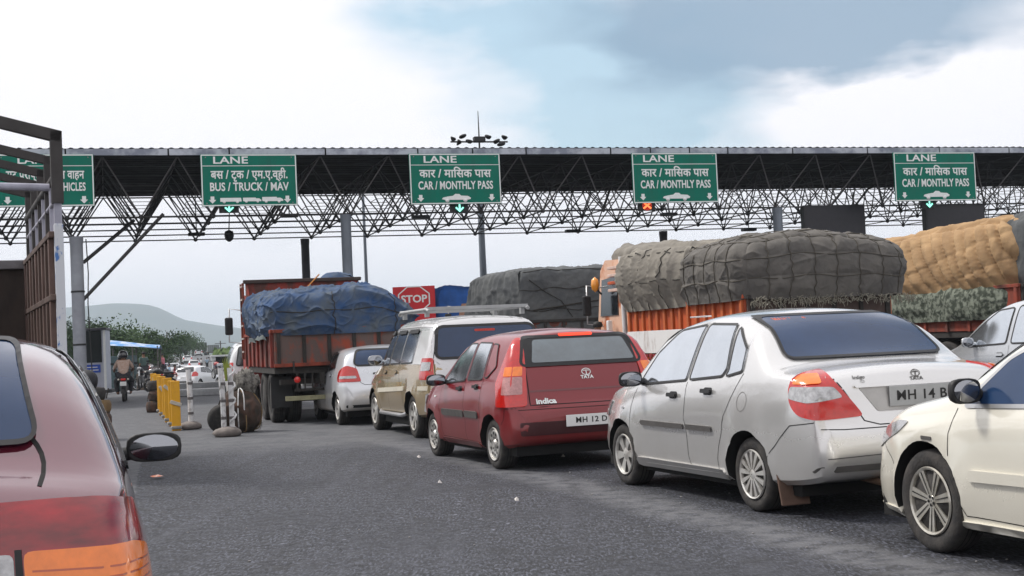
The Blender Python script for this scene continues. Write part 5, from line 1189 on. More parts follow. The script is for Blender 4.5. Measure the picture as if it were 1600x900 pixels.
    if cab:
        y0 = bed_l + .25; y1 = y0 + 1.75; mb = MB()
        prof = [(y0, .75), (y0, cab_h), (y0 + 1.2, cab_h + .05), (y1 - .25, cab_h - .15), (y1, 1.75), (y1 + .05, .7), (y0, .7)]
        mb.prism(prof, .08, w - .08, lambda a, b, d: (d, a, b)); o = mb.build('cab', M['cab'], t)
        for x in (.07, w - .07):
            MB().prism([(y0 + .55, 1.85), (y0 + .55, cab_h - .3), (y1 - .35, cab_h - .35), (y1 - .2, 1.85)], x - .01, x + .01, lambda a, b, d: (d, a, b)).build('cab_window', GLASS, o)
        MB().box((cx_, y0 - .01, cab_h - .55), (w * .4, .02, .35), bev=.008).build('rear_cab_window', GLASS, o)
        MB().box((cx_, y1 - .08, 2.2), (w * .8, .02, .75), Matrix.Rotation(R(14), 3, 'X')).build('windscreen', GLASS, o)
        for sx in (-1, 1):
            xb = .08 if sx < 0 else w - .08
            MB().tube([(xb, y1 - .3, 2.45), (xb + sx * .32, y1 - .25, 2.5), (xb + sx * .34, y1 - .25, 1.7), (xb, y1 - .3, 1.65)], .016, 6).build('mirror_arm', STEEL, o)
            MB().box((xb + sx * .34, y1 - .27, 2.08), (.19, .08, .42), bev=.035).build('mirror', BLK, o)
        for x in (.2, w - .2): twheel(t, x, y1 - .55, .5, .28)
    return t
RUST = mat('rusty_red_board', (.26, .045, .022), .75, noise=.5, nscale=3.2, col2=(.10, .035, .025), thr=(.42, .62), stretch=(1, 1, .45))
REDB = mat('red_oxide_paint', (.27, .030, .018), .7, noise=.5, nscale=3.5, col2=(.085, .032, .024), thr=(.38, .56), stretch=(1, 1, .4))
RUSTG = mat('weathered_tailgate', (.12, .085, .075), .8, noise=.5, nscale=4, col2=(.30, .06, .03), thr=(.5, .66), stretch=(1, 1, .6))
FRM = mat('grimy_chassis', (.045, .04, .036), .85, noise=.5, nscale=6)
FRML = mat('grimy_grey_frame', (.15, .14, .13), .8, noise=.5, nscale=6)
# --- red truck with blue sheeted load
M1 = dict(side=REDB, tail=RUSTG, cab=mat('cab_red', (.3, .03, .02), .5, noise=.3), frame=FRM, rail=RUST)
pT = at(428, 600, 26.0); pT.z = 0; pT += EV * .03
HT = 16.9
t1 = truck('tipper_truck', 'rusty red truck with a tall bulkhead behind its blue sheeted load', pT, HT, 2.62, 5.0, 1.12, .72, M1, wheels_y=(1.15, 2.45), side_ribs_n=7)
bh = MB().box((1.31, 5.05, 2.06), (2.62, .10, 1.96), bev=.015).build('bulkhead', REDB, t1)
for k in range(7): MB().box((.08 + 2.46 * k / 6, 5.12, 2.06), (.07, .07, 1.96), bev=.008).build('bulkhead_rib', RUST, bh)
MB().box((1.31, 5.03, 3.05), (2.72, .2, .08), bev=.01).build('bulkhead_rail', mat('dark_rail', (.05, .035, .03), .8), bh)
for z in (1.45, 1.75, 2.05, 2.35, 2.65, 2.95): MB().box((-.06, 5.3, z), (.05, .55, .04)).build('ladder_rung', mat('pale_worn_paint', (.5, .42, .38), .7, noise=.5), bh)
for y in (5.05, 5.55): MB().box((-.06, y, 2.15), (.05, .05, 1.75)).build('ladder_post', RUST, bh)
MB().prism([(4.0, 1.84), (5.0, 1.84), (5.0, 3.0)], -.01, .05, lambda a, b, d: (d, a, b)).build('side_gusset', REDB, t1)
BT = tarp_mat('blue_tarpaulin', (.020, .062, .16), (.085, .105, .125), 2.6)
mb, sf = tarp_mesh(2.86, 3.7, .92, 21, 'sheet', bulge=.05, n=130, crease=2.2, topf=lambda y, x: (.93 + .10 * y + .03 * math.sin(7 * x + 2 * y)) * (1 - 1.5 * max(0, x - .24) ** 1.1))
lo = root('sheeted_load', pT + EV * 1.33 + DV * (-.12) + Vector((0, 0, 1.72)), R(HT), 'crumpled blue tarpaulin load sitting on the rusty red truck', 'load')
mb.build('tarpaulin', BT, lo); ropes(lo, sf, ROPE, 1.25, .5, 2.86, 3.7, .92, 'B', .009)
gr_ = tarp_mat('grey_canvas', (.16, .18, .17), (.09, .11, .12), 3)
mb2 = MB(); nz_ = vnoise(44, 9)
vs = []
for i in range(40):
    for j in range(8):
        y = .1 + 3.3 * i / 39; z = .02 - .09 * j / 7; vs.append((-1.50 - .03 * float(nz_([0, y * .6, z * 3])), y, z + .05 * float(nz_([2, y * .5, 0]))))
mb2.add(vs, [(i * 8 + j, i * 8 + j + 1, (i + 1) * 8 + j + 1, (i + 1) * 8 + j) for i in range(39) for j in range(7)], smooth=True); mb2.build('canvas_edge', gr_, lo)
MB().tube([pT * 0 + Vector((-.55, 4.8, .55)), Vector((.35, 5.0, 1.45))], .016, 6).build('orange_rope', mat('orange_rope', (.5, .2, .04), .8), lo)
mbx, _ = tarp_mesh(.62, .5, .42, 5, 'sheet', n=20); lb = root('small_bundle', pT + EV * 2.25 + DV * 5.5 + Vector((0, 0, 2.78)), R(HT), 'small dark blue bundle on top of the red bulkhead', 'bundle'); mbx.build('wrap', BT, lb)
MB().box((0, .3, -.2), (.9, .6, .05)).build('bundle_rack', FRM, lb)
# --- grey sheeted truck in the middle
M2 = dict(side=RUST, tail=RUST, cab=mat('cab_brown', (.2, .09, .05), .5, noise=.3), frame=FRM)
pG = at(817, 500, 32.5); pG.z = 0
truck('covered_truck', 'truck under a slate grey tarpaulin beyond the red hatchback', pG, HT, 2.5, 4.6, 1.2, .7, M2, cab_h=2.5)
GT = tarp_mat('slate_tarpaulin', (.105, .11, .11), (.055, .06, .065), 1.2)
mb, sf = tarp_mesh(2.72, 4.9, 1.62, 33, 'mix', bulge=.03, du=50, dv=50, fold=.07, ee=12.0, topf=lambda y, x: 1.0 + .05 * x)
lo = root('sheeted_load', pG + EV * 1.25 + DV * (-.08) + Vector((0, 0, 1.62)), R(HT), 'tall slate grey tarpaulin load between the tan van and the orange truck cab', 'load')
mb.build('tarpaulin', GT, lo); ropes(lo, sf, ROPE, 9, .52, 2.72, 4.9, 1.62, 'B', .010, vert=False)
MB().tube([Vector(sf('B', u, v)) + Vector((0, -.015, 0)) for u, v in ((0, .3), (.2, .34), (.4, .37), (.6, .41), (.8, .44), (1, .47))], .02, 5).build('rope', ROPE, lo)
MB().tube([Vector(sf('B', u, v)) + Vector((0, -.02, 0)) for u, v in ((.1, .8), (.25, .6), (.4, .45), (.5, .2))], .010, 5).build('rope', ROPE, lo)
for k in range(5): MB().box((-1.3 + k * .55, -.05, -.10 - .05 * (k % 2)), (.5, .16, .14), bev=.05).build('packing_sack', gr_, lo)
# --- blue sheeted truck further off
pB = at(700, 520, 47.0); pB.z = 0
truck('covered_truck', 'distant truck under a bright blue tarpaulin right of the STOP board', pB - EV * .2, HT, 2.5, 5, 1.2, .7, M2, cab=True, cab_h=2.4)
mb, sf = tarp_mesh(2.6, 5, 1.75, 61, 'net', bulge=.03, du=1.2, dv=.6, n=34)
lo = root('sheeted_load', pB + EV * 1.05 + Vector((0, 0, 1.70)), R(HT), 'bright blue tarpaulin load just right of the STOP board', 'load'); mb.build('tarpaulin', tarp_mat('bright_blue_tarpaulin', (.02, .10, .36), (.02, .07, .22), 2), lo)
# --- orange truck with netted load
ORB = mat('orange_board', (.50, .085, .018), .55, noise=.4, nscale=4, col2=(.28, .05, .02), thr=(.45, .65), stretch=(1, 1, .5))
WHB = mat('white_painted_band', (.70, .69, .68), .55, noise=.35, nscale=6, col2=(.35, .28, .25), thr=(.55, .75), stretch=(1, 1, .3))
M3 = dict(side=ORB, tail=mat('dark_brown_tailgate', (.09, .06, .05), .8, noise=.4, nscale=4), cab=mat('cab_orange_white', (.66, .42, .30), .5, noise=.4, nscale=2, col2=(.5, .14, .05), thr=(.5, .6)), frame=FRM, rib=mat('orange_rib', (.58, .13, .03), .5, noise=.4, nscale=5, stretch=(1, 1, .4)))
pO = at(1168, 520, 21.6); pO.z = 0
to = truck('goods_truck', 'orange goods truck with a white painted band, under the netted grey load', pO, HT, 2.62, 5.0, .95, 1.05, M3, stripe=(WHB, .32, .40, mat('dark_red_triangle', (.25, .02, .03), .6)), side_ribs_n=15, cab_h=2.95)
for z in (2.35, 2.5, 2.65, 2.8): MB().box((-.02, 5.55, z), (.14, .75, .06), bev=.01).build('cab_slat', mat('cab_slat_paint', (.7, .5, .42), .5, noise=.4, nscale=5) if z != 2.5 else ORB, to)
MB().tube([(.0, 5.3, 1.4), (-.02, 5.3, 3.0)], .05, 8).build('cab_post', WHB, to)
MB().box((-.06, 6.0, 1.55), (.1, .12, .4), bev=.02).build('side_lamp_box', WHB, to)
MB().box((-.08, 5.75, 1.25), (.06, .5, .5), bev=.02).build('cab_step_panel', mat('cab_step_orange', (.6, .2, .03), .5, noise=.3), to)
o = MB().lathe([(.001, -.16), (.07, -.10), (.085, 0), (.07, .10), (.001, .16)], 14).build('orange_horn_lamp', mat('amber_lamp', (.8, .3, .02), .3, coat=1), to); o.location = (-.22, 6.3, 2.5)
MB().tube([(-.22, 6.3, 2.45), (-.05, 6.4, 2.3)], .02, 6).build('lamp_arm', BLK, to)
NT = tarp_mat('grey_net_tarpaulin', (.135, .125, .110), (.08, .075, .07), 1.5)
KT = tarp_mat('khaki_canvas', (.24, .22, .185), (.15, .138, .12), 1.8)
W3, L3, H3 = 3.15, 2.6, 1.12
mb, sf = tarp_mesh(W3, L3, H3, 71, 'net', bulge=.06, n=120, ee=6.0, crease=.8, du=.42, dv=.36, topf=lambda y, x: 1 - .14 * abs(x + .08) ** 1.5 * 2)
base = pO + EV * 1.42 + DV * (-.22) + Vector((0, 0, 1.90))
lo = root('netted_load', base, R(HT), 'dark grey load lashed with a square rope net on the orange truck', 'load'); mb.build('tarpaulin', NT, lo)
NR = mat('brown_net_rope', (.075, .065, .05), rough=.9); ropes(lo, sf, NR, .42, .36, W3, L3, H3, 'BTL', .0075)
mb, sf2 = tarp_mesh(W3 - .12, 3.4, H3 + .02, 74, 'fold', crease=.6, bulge=.10, fold=.08, n=110, topf=lambda y, x: 1.0 + .05 * y)
lo2 = root('canvas_load', base + DV * 2.1 + EV * -.03 + Vector((0, 0, -.02)), R(HT), 'pleated khaki canvas load over the front half of the orange truck', 'load'); mb.build('tarpaulin', KT, lo2)
ropes(lo2, sf2, ROPE, .9, .5, W3 - .12, 3.4, H3, 'L', .009)
mb, sf3 = tarp_mesh(2.5, 1.7, .55, 78, 'sheet', bulge=.05, n=36)
lo3 = root('cab_top_load', base + DV * 4.9 + EV * .05 + Vector((0, 0, .78)), R(HT), 'olive grey sheet piled over the cab of the orange truck', 'load'); mb.build('tarpaulin', KT, lo3)
mb = MB(); rr = random.Random(4)
for k in range(420):
    x = rr.uniform(-1.5, 1.5); z = rr.uniform(-.08, .03); an = rr.uniform(0, 6.28); l_ = rr.uniform(.03, .09)
    q = Vector((x, -.09 + rr.uniform(-.04, .02), z)); mb.tube([q, q + Vector((l_ * math.cos(an), -.02, l_ * math.sin(an) - .03))], .006, 3, caps=False)
tag(mb.build('straw_fringe', mat('pale_straw', (.3, .28, .22), .9, noise=.5), lo), kind='stuff')
# --- golden load truck at the right
pY = at(1596, 480, 26.5); pY.z = 0
truck('covered_truck', 'truck under the golden brown load at the right edge', pY, HT, 2.6, 6.4, 1.2, .9, dict(side=RUST, tail=FRM, cab=M2['cab'], frame=FRM), cab_h=2.6)
GD = tarp_mat('golden_canvas', (.44, .285, .145), (.29, .18, .09), 1.8)
mb, sf = tarp_mesh(2.9, 6.3, 1.40, 91, 'slant', crease=.5, bulge=.06, fold=.075, topf=lambda y, x: 1.0 - .14 * y ** 1.3, n=110)
lo = root('golden_load', pY + EV * 1.35 + DV * .15 + Vector((0, 0, 2.05)), R(HT), 'golden brown quilted canvas load at the right edge', 'load'); mb.build('tarpaulin', GD, lo)
mb, sfg = tarp_mesh(2.7, .7, 1.42, 92, 'sheet', bulge=.05, n=30); mb.build('grey_end_sheet', GT, lo, loc=(.15, -.28, 0))
CM_ = mat('mottled_green_sheet', (.17, .19, .15), .8, noise=.6, nscale=9, col2=(.04, .05, .035), thr=(.45, .55), bump=.6, bscale=12)
mb, sf = tarp_mesh(2.85, 6.4, .75, 95, 'sheet', bulge=.04, n=60)
lo = root('sheeted_load', pY + EV * 1.3 + DV * .05 + Vector((0, 0, 1.42)), R(HT), 'mottled green grey sheet bundle under the golden canvas', 'load'); mb.build('tarpaulin', CM_, lo)
# ================================================================== OPEN TRUCK AT THE LEFT
DBR = mat('dark_brown_steel', (.075, .052, .042), .75, noise=.45, nscale=2.5, col2=(.035, .026, .022), stretch=(1, 1, .4))
BRR = mat('brown_rib_steel', (.13, .085, .07), .7, noise=.4, nscale=3, stretch=(1, 1, .4))
PST = mat('peeling_blue_white', (.55, .57, .60), .6, noise=.5, nscale=5, col2=(.06, .16, .40), thr=(.56, .60), stretch=(1, 1, .6))
PGR = mat('pale_violet_steel', (.42, .42, .50), .6, noise=.4, nscale=4, stretch=(1, 1, .3))
DKS = mat('dark_hoop_steel', (.045, .04, .038), .6, noise=.4, nscale=3)
HL = 23.5; dL = Vector((-math.sin(R(HL)), math.cos(R(HL)), 0)); rL = Vector((math.cos(R(HL)), math.sin(R(HL)), 0))
YL = 15.5
pn = at(101, 565, YL); pn.z = 0                       # near right corner
def onwall(px, py):
    d = ray(px, py); nrm = rL; tt = pn.dot(nrm) / d.dot(nrm); q = d * tt; return (q - pn).dot(dL), q.z + CAMH, tt
tl = root('open_truck', pn, R(HL), 'dark open bodied truck with steel hoops, seen from behind at the left edge', 'truck')
Lw = onwall(50, 412)[0]; z_near = onwall(97, 357)[1]; z_far = onwall(50, 412)[1]; zt_ = (z_near + z_far) / 2
WL = 2.5
MB().box((-.03, Lw / 2, .5 + (zt_ - .5) / 2 + .25), (.05, Lw, zt_ - 1.0)).build('side_board', DBR, tl)
for k in range(9):
    y = .3 + (Lw - .4) * k / 8; MB().box((-.085, y, (zt_ + 1.0) / 2), (.07, .12, zt_ - 1.05), bev=.01).build('side_rib', BRR if k % 2 else mat('tan_rib_steel', (.20, .13, .11), .7, noise=.4, nscale=3), tl)
for z in (zt_ - .02, zt_ - .75, zt_ - 1.38): MB().box((-.08, Lw / 2, z), (.10, Lw, .07), bev=.01).build('side_rail', BRR, tl)
MB().box((-WL / 2, Lw + .03, (zt_ + .9) / 2), (WL, .06, zt_ - .9)).build('front_board', DBR, tl)
MB().box((-WL / 2, Lw - .04, zt_ - .04), (WL, .10, .13), bev=.01).build('front_rail', mat('grey_rail', (.2, .19, .2), .6, noise=.3), tl)
MB().box((-WL, Lw / 2, (zt_ + 1.0) / 2), (.05, Lw, zt_ - 1.0)).build('side_board', DBR, tl)
MB().box((-WL / 2, Lw / 2, .98), (WL, Lw, .08)).build('bed_floor', DBR, tl)
MB().box((-.02, .02, (z_near + .5) / 2 + .05), (.10, .10, z_near - .45), bev=.01).build('corner_post', PST, tl)
MB().box((-.02, .03, z_near + .42), (.085, .085, 1.0), bev=.01).build('corner_post_upper', PGR, tl)
z_top = onwall(97, 205)[1]; z_sh = onwall(97, 262)[1]
def hoop(y, zt2, zs, m, w=.10):
    mb = MB(); pts = [(-.02, y, zs), (-.02, y, zt2), (-WL * .5, y, zt2 + .30), (-WL + .02, y, zt2), (-WL + .02, y, zs)]
    for a, b in zip(pts[:-1], pts[1:]):
        a, b = Vector(a), Vector(b); c = (a + b) / 2; l = (b - a).length + w * .8; an = math.atan2(b.z - a.z, b.x - a.x)
        mb.box(c, (l, w, w), Matrix.Rotation(-an, 3, 'Y'))
    mb.build('hoop', m, tl)
hoop(.02, z_top + .04, z_sh - .3, DKS, .13)
for k in range(1, 5):
    y = Lw * k / 4.0; hoop(y, z_top - .08, zt_, DKS, .10)
    for q in (.5,): MB().box((-.03, y - Lw / 8, (zt_ + z_top) / 2 - .25), (.07, .07, z_top - zt_ - .5)).build('upright', PGR, tl)
for (za, zb_, m_, w_) in ((z_top - .45, z_top - .45, DKS, .09), (z_top - .72, z_top - .72, PGR, .05)):
    MB().tube([(-.04, 0, za), (-.04, Lw, zb_)], w_ * .6, 6).build('long_rail', m_, tl)
MB().tube([(-.1, .1, z_top - .55), (-WL + .1, .1, z_top - .5)], .045, 8).build('cross_bar', PGR, tl)
MB().box((-WL / 2, 0, 1.0), (WL, .1, .16)).build('rear_sill', DKS, tl)
for y in (1.2, 2.4):
    for x in (-.2, -WL + .2): twheel(tl, x, y)
MB().box((-WL / 2, Lw + 1.2, 1.6), (WL * .95, 1.7, 1.9), bev=.12).build('cab', DBR, tl)
for x in (-.2, -WL + .2): twheel(tl, x, Lw + 1.3)
for x in (-WL / 2 - .4, -WL / 2 + .4): MB().box((x, Lw / 2 + .6, .8), (.09, Lw + 1.6, .2)).build('chassis_rail', FRM, tl)
# ================================================================== LANE FURNITURE
YEL = mat('yellow_paint', (.72, .36, .012), .5, noise=.35, nscale=6, col2=(.45, .22, .03), thr=(.5, .75), stretch=(1, 1, .4))
WPT = mat('chipped_white_paint', (.68, .68, .68), .6, noise=.5, nscale=9, col2=(.25, .24, .23), thr=(.52, .66))
a, b = gnd(276, 673), gnd(241, 634)
n = 9
for k in range(n):
    f = k / (n - 1); p = a.lerp(b, f); h = (.95, .93, .96, .92, .95, .93, .96, .92, .95)[k]
    t = root('barrier_post', p, TH, ['nearest', 'second nearest', 'third', 'fourth', 'middle', 'sixth', 'seventh', 'second farthest', 'farthest'][k] + ' yellow post in the slanting row of lane divider posts', 'post', 'yellow posts of the lane divider')
    MB().box((0, 0, h / 2), (.17 if k % 2 == 0 else .13, .06, h), bev=.012).build('plank', YEL, t)
    MB().box((0, .05, .06), (.2, .22, .06), bev=.02).build('foot', mat('plinth_concrete', (.3, .3, .29)), t)
    if k % 2 == 0: MB().box((.0, -.045, h * .55 + .1 * (k % 3)), (.22, .03, .07), Matrix.Rotation(R(20 + 9 * k), 3, 'Y'), bev=.01).build('reflector_tape', mat('dirty_white_tape', (.6, .55, .45), .7, noise=.3), t)
def stone(mb, c, s, seed, mi=0, sub=2, amp=.18):
    bm = bmesh.new(); bmesh.ops.create_icosphere(bm, subdivisions=sub, radius=1); nzz = vnoise(seed, 2.0)
    vs = []
    for v in bm.verts: k = 1 + amp * float(nzz(np.array(v.co))); vs.append(Vector((v.co.x * s[0] * k, v.co.y * s[1] * k, max(v.co.z * s[2] * k, -s[2] * .75))) + Vector(c))
    mb.add(vs, [[q.index for q in f.verts] for f in bm.faces], mi, True); bm.free(); return mb
STN = mat('grey_rock', (.26, .23, .21), .9, noise=.5, nscale=6, bump=.5, bscale=12)
def pole_on_stone(px, py, h, label, n=1, r=.04):
    p = gnd(px, py); t = root('marker_pole', p, 0, label, 'pole')
    stone(MB(), (0, 0, .07), (.24, .2, .1), int(px)).build('stone_base', STN, t)
    for k in range(n):
        dx = (k - (n - 1) / 2) * .14; MB().tube([(dx, 0, .05), (dx * 1.05, 0, h * .5), (dx * 1.15 - .02, 0, h)], r, 8).build('pole', WPT, t)
        for z in (.25, .5, .75): MB().tube([(dx, 0, h * z), (dx, 0, h * z + .05)], r * 1.12, 8).build('pole_band', mat('dark_tape', (.12, .11, .11), .7), t)
    return t
t = pole_on_stone(299, 671, 1.15, 'single white painted pole on a stone beside the yellow posts', 1, .05)
t = pole_on_stone(357, 682, 1.18, 'pair of white poles on a stone in front of the brown tyre stack', 2, .045)
for k in range(14):
    z = .12 + k * .075; 
MB().tube([(.10 + .05 * math.cos(k * 1.1), -.03 + .05 * math.sin(k * 1.1), .1 + k * .045) for k in range(26)], .018, 6).build('twisted_rope', WPT, t)
lf = MB()
for k in range(5): lf.add([(-.02 + .01 * k, 0, .95), (.04 + .01 * k, .01, .97), (.0 + .03 * (k - 2), 0, 1.42 - .03 * abs(k - 2))], [(0, 1, 2)])
lf.build('leaf_sprig', mat('yellow_green_leaf', (.25, .30, .04), .7), t)
NETB = mat('brown_net_sack', (.075, .042, .03), .9, noise=.6, nscale=5, col2=(.035, .028, .022), thr=(.4, .6), bump=.8, bscale=10)
NETG = mat('ochre_sack', (.26, .17, .08), .9, noise=.5, nscale=6, bump=.5)
def tyre_pile(px, py, wdt, hgt, label, seed, n=4):
    p = gnd(px, py); t = root('tyre_stack', p + Vector((0, .25, 0)), 0, label, 'tyre stack')
    rr = random.Random(seed); lay = max(2, int(hgt / .21))
    for k in range(lay):
        r = wdt / 2 * (1 - .12 * k / lay) * rr.uniform(.93, 1.04); h = hgt / lay
        q = MB().lathe([(r * .5, -h * .4), (r * .9, -h * .48), (r, -h * .2), (r * 1.01, h * .2), (r * .9, h * .48), (r * .5, h * .4)], 26, cap=True).build('tyre', [NETB, NETG, RUB][(k + seed) % 3] if k != 1 else NETB, t)
        q.location = (rr.uniform(-.06, .06), rr.uniform(-.05, .05), h * (k + .5)); q.rotation_euler = (rr.uniform(-.08, .08), rr.uniform(-.08, .08), rr.uniform(0, 3))
        for j in range(3):
            a_ = rr.uniform(0, 6.28); MB().tube([(r * 1.02 * math.cos(a_ + u * .5), r * 1.02 * math.sin(a_ + u * .5), h * (k + .1 + .7 * abs(math.sin(u * 2)))) for u in [i / 6 for i in range(7)]], .012, 5).build('lashing', WPT if seed == 2 and j == 0 else ROPE, t)
    return t
def bundle(px, py, s, label, seed, m, top=None, leanm=None):
    p = gnd(px, py); t = root('lashed_bundle', p + Vector((0, s[1] * .8, 0)), 0, label, 'bundle')
    mb = MB(); bm = bmesh.new(); bmesh.ops.create_icosphere(bm, subdivisions=5, radius=1); n1_, n2_, n3_ = vnoise(seed, 2.2), vnoise(seed + 1, 6.), vnoise(seed + 2, 15.)
    vs = []
    for v in bm.verts:
        q = np.array(v.co); k = 1 + .12 * float(n1_(q)) + .07 * (1 - min(1, abs(float(n2_(q))) * 2)) + .03 * float(n3_(q)); vs.append(Vector((q[0] * s[0] * k, q[1] * s[1] * k, max(s[2] * .92 + q[2] * s[2] * k, .0))))
    mb.add(vs, [[i.index for i in f.verts] for f in bm.faces], 0, True); bm.free(); mb.build('wrapped_body', m, t)
    rr = random.Random(seed)
    for k in range(9):
        a0 = rr.uniform(0, 3.14); tl_ = rr.uniform(-.5, .5); mb = MB()
        mb.tube([(1.07 * s[0] * math.cos(u) * math.cos(a0), 1.07 * s[1] * math.cos(u) * math.sin(a0), max(.02, s[2] * .92 + 1.07 * s[2] * math.sin(u + tl_ * math.cos(u)))) for u in [j * 6.283 / 24 for j in range(25)]], .011, 5); mb.build('lashing', [ROPE, NETG, WPT][k % 3], t)
    return t
t = bundle(371, 677, (.37, .34, .40), 'big brown lashed bundle behind the pair of white poles', 7, NETB)
mb = MB(); bm = bmesh.new(); bmesh.ops.create_icosphere(bm, subdivisions=4, radius=1); f1 = vnoise(3, 5.0)
vs = [Vector((v.co.x * .22 * (1 + .25 * float(f1(np.array(v.co)))) + .10, v.co.y * .2 + .1, .88 + v.co.z * .26 * (1 + .2 * float(f1(np.array(v.co) + 3))) + .03 * math.sin(v.co.x * 22))) for v in bm.verts]
mb.add(vs, [[i.index for i in f.verts] for f in bm.faces], 0, True); bm.free()
mb.build('draped_cloth', mat('grey_brown_cloth', (.20, .19, .17), .9, noise=.6, nscale=11, col2=(.06, .055, .05), thr=(.45, .6), bump=.8), t)
q = MB().lathe([(.13, -.1), (.22, -.12), (.26, 0), (.22, .12), (.13, .1)], 26, 'Y').build('leaning_tyre', RUB, t); q.location = (-.30, -.16, .27); q.rotation_euler = (.1, 0, .5)
tyre_pile(238, 645, .46, .82, 'dark drum of stacked tyres left of the far yellow posts', 3)
t = tyre_pile(138, 690, .62, .95, 'brown sack and tyre heap beside the maroon saloon roof', 5)
stone(MB(), (-.08, 0, 1.05), (.2, .2, .22), 12, sub=3).build('helmet_shaped_sack', mat('black_sack', (.02, .02, .025), .6, noise=.3), t)
py = root('yellow_marker', gnd(124, 700) + Vector((0, .0, 0)), 0, 'short yellow marker standing by the peeling blue post', 'marker')
MB().box((0, 0, .66), (.13, .08, 1.32), bev=.02).build('board', WPT, py); MB().box((0, -.045, 1.12), (.13, .02, .28), bev=.01).build('yellow_panel', YEL, py)
# booth
pb = gnd(145, 615); tb = root('toll_booth', pb, R(10), 'pale grey toll booth with dark window and small blue notice', 'booth')
BW = mat('booth_panel', (.46, .48, .55), .6, noise=.15, nscale=2)
MB().box((0, .8, 1.35), (1.18, 1.6, 2.7), bev=.02).build('cabin', BW, tb)
MB().box((-.06, -.012, 1.98), (.96, .02, 1.35), bev=.004).build('window', mat('dark_booth_window', (.008, .012, .012), .35, ior=1.3), tb)
MB().box((0, .75, 2.72), (1.3, 1.8, .1), bev=.02).build('roof', mat('booth_roof', (.05, .05, .06), .6), tb)
MB().box((.54, -.03, 1.4), (.1, .06, 2.6), bev=.01).build('corner_post', WHT, tb)
q = MB().box((-.08, -.02, 1.05), (.86, .02, .34), bev=.004).build('notice_board', mat('notice_blue', (.015, .07, .42), .5), tb)
for k, wd_ in enumerate((.62, .7)): MB().box((-.08, -.034, 1.11 - .12 * k), (wd_, .006, .035)).build('notice_line', WHT, q)
MB().box((0, .8, .07), (1.6, 2.0, .14), bev=.03).build('kerb_base', mat('dark_kerb', (.06, .06, .065), .9, noise=.3), tb)
# litter
def litter(px, py, s, label, m=None):
    p = gnd(px, py); mb = MB(); rr = random.Random(int(px * 7 + py))
    vs = [Vector((s * math.cos(k * 1.05) * rr.uniform(.6, 1.2), s * math.sin(k * 1.05) * rr.uniform(.5, 1), rr.uniform(.01, .035))) for k in range(6)] + [Vector((0, 0, .05))]
    mb.add(vs, [(k, (k + 1) % 6, 6) for k in range(6)]); o = mb.build('paper_scrap', m or mat('litter_paper', (.7, .66, .62), .8, noise=.2), None, loc=p); tag(o, label, 'litter')
    return o
litter(247, 748, .085, 'crumpled orange and white wrapper on the asphalt right of the wing mirror', mat('wrapper', (.75, .55, .45), .6, noise=.6, nscale=30, col2=(.7, .15, .05), thr=(.45, .55)))
rr = random.Random(11)
mb = MB()
for k in range(240):
    x, y = rr.uniform(-4, 6), rr.uniform(4.5, 22) 
    if x > .05 * y + 2.6 or x < -.28 * y: continue
    s = rr.uniform(.005, .012); stone(mb, (x, y, s * .4), (s, s, s * .5), k, sub=1)
tag(mb.build('gravel_specks', mat('pale_chip', (.34, .33, .32), .9, noise=.5)), kind='stuff')
for k, (x, y) in enumerate(((655, 717), (687, 757), (880, 716), (808, 785))):
    litter(x, y, .028, ['white paper scrap nearest the red hatchback front wheel', 'white scrap on the asphalt left of the hatchback rear wheel', 'white scrap under the hatchback tail near the silver saloon', 'white scrap on open asphalt before the silver saloon'][k])
# ================================================================== PEOPLE
def skin_fig(name, joints, edges, m, parent, sub=2):
    """joints: {key: (pos, radius)}; one continuous skinned surface"""
    keys = list(joints); me = bpy.data.meshes.new(name); me.from_pydata([joints[k][0] for k in keys], [(keys.index(a), keys.index(b)) for a, b in edges], [])
    o = bpy.data.objects.new(name, me); COL.objects.link(o)
    md = o.modifiers.new('s', 'SKIN'); me.skin_vertices or bpy.ops
    for i, k in enumerate(keys):
        r = joints[k][1]; r = r if isinstance(r, tuple) else (r, r); me.skin_vertices[0].data[i].radius = r; me.skin_vertices[0].data[i].use_root = (i == 0)
    s = o.modifiers.new('u', 'SUBSURF'); s.levels = sub; s.render_levels = sub
    bpy.context.view_layer.update(); m2 = bpy.data.meshes.new_from_object(o.evaluated_get(bpy.context.evaluated_depsgraph_get()))
    bpy.data.objects.remove(o); bpy.data.meshes.remove(me); m2.name = name; m2.materials.clear(); m2.materials.append(m)
    for p in m2.polygons: p.use_smooth = True
    q = bpy.data.objects.new(name, m2); COL.objects.link(q); q.parent = parent; return q
SKN = mat('brown_skin', (.22, .11, .065), .55, noise=.15); HAIR = mat('black_hair', (.012, .01, .01), .6, noise=.3)
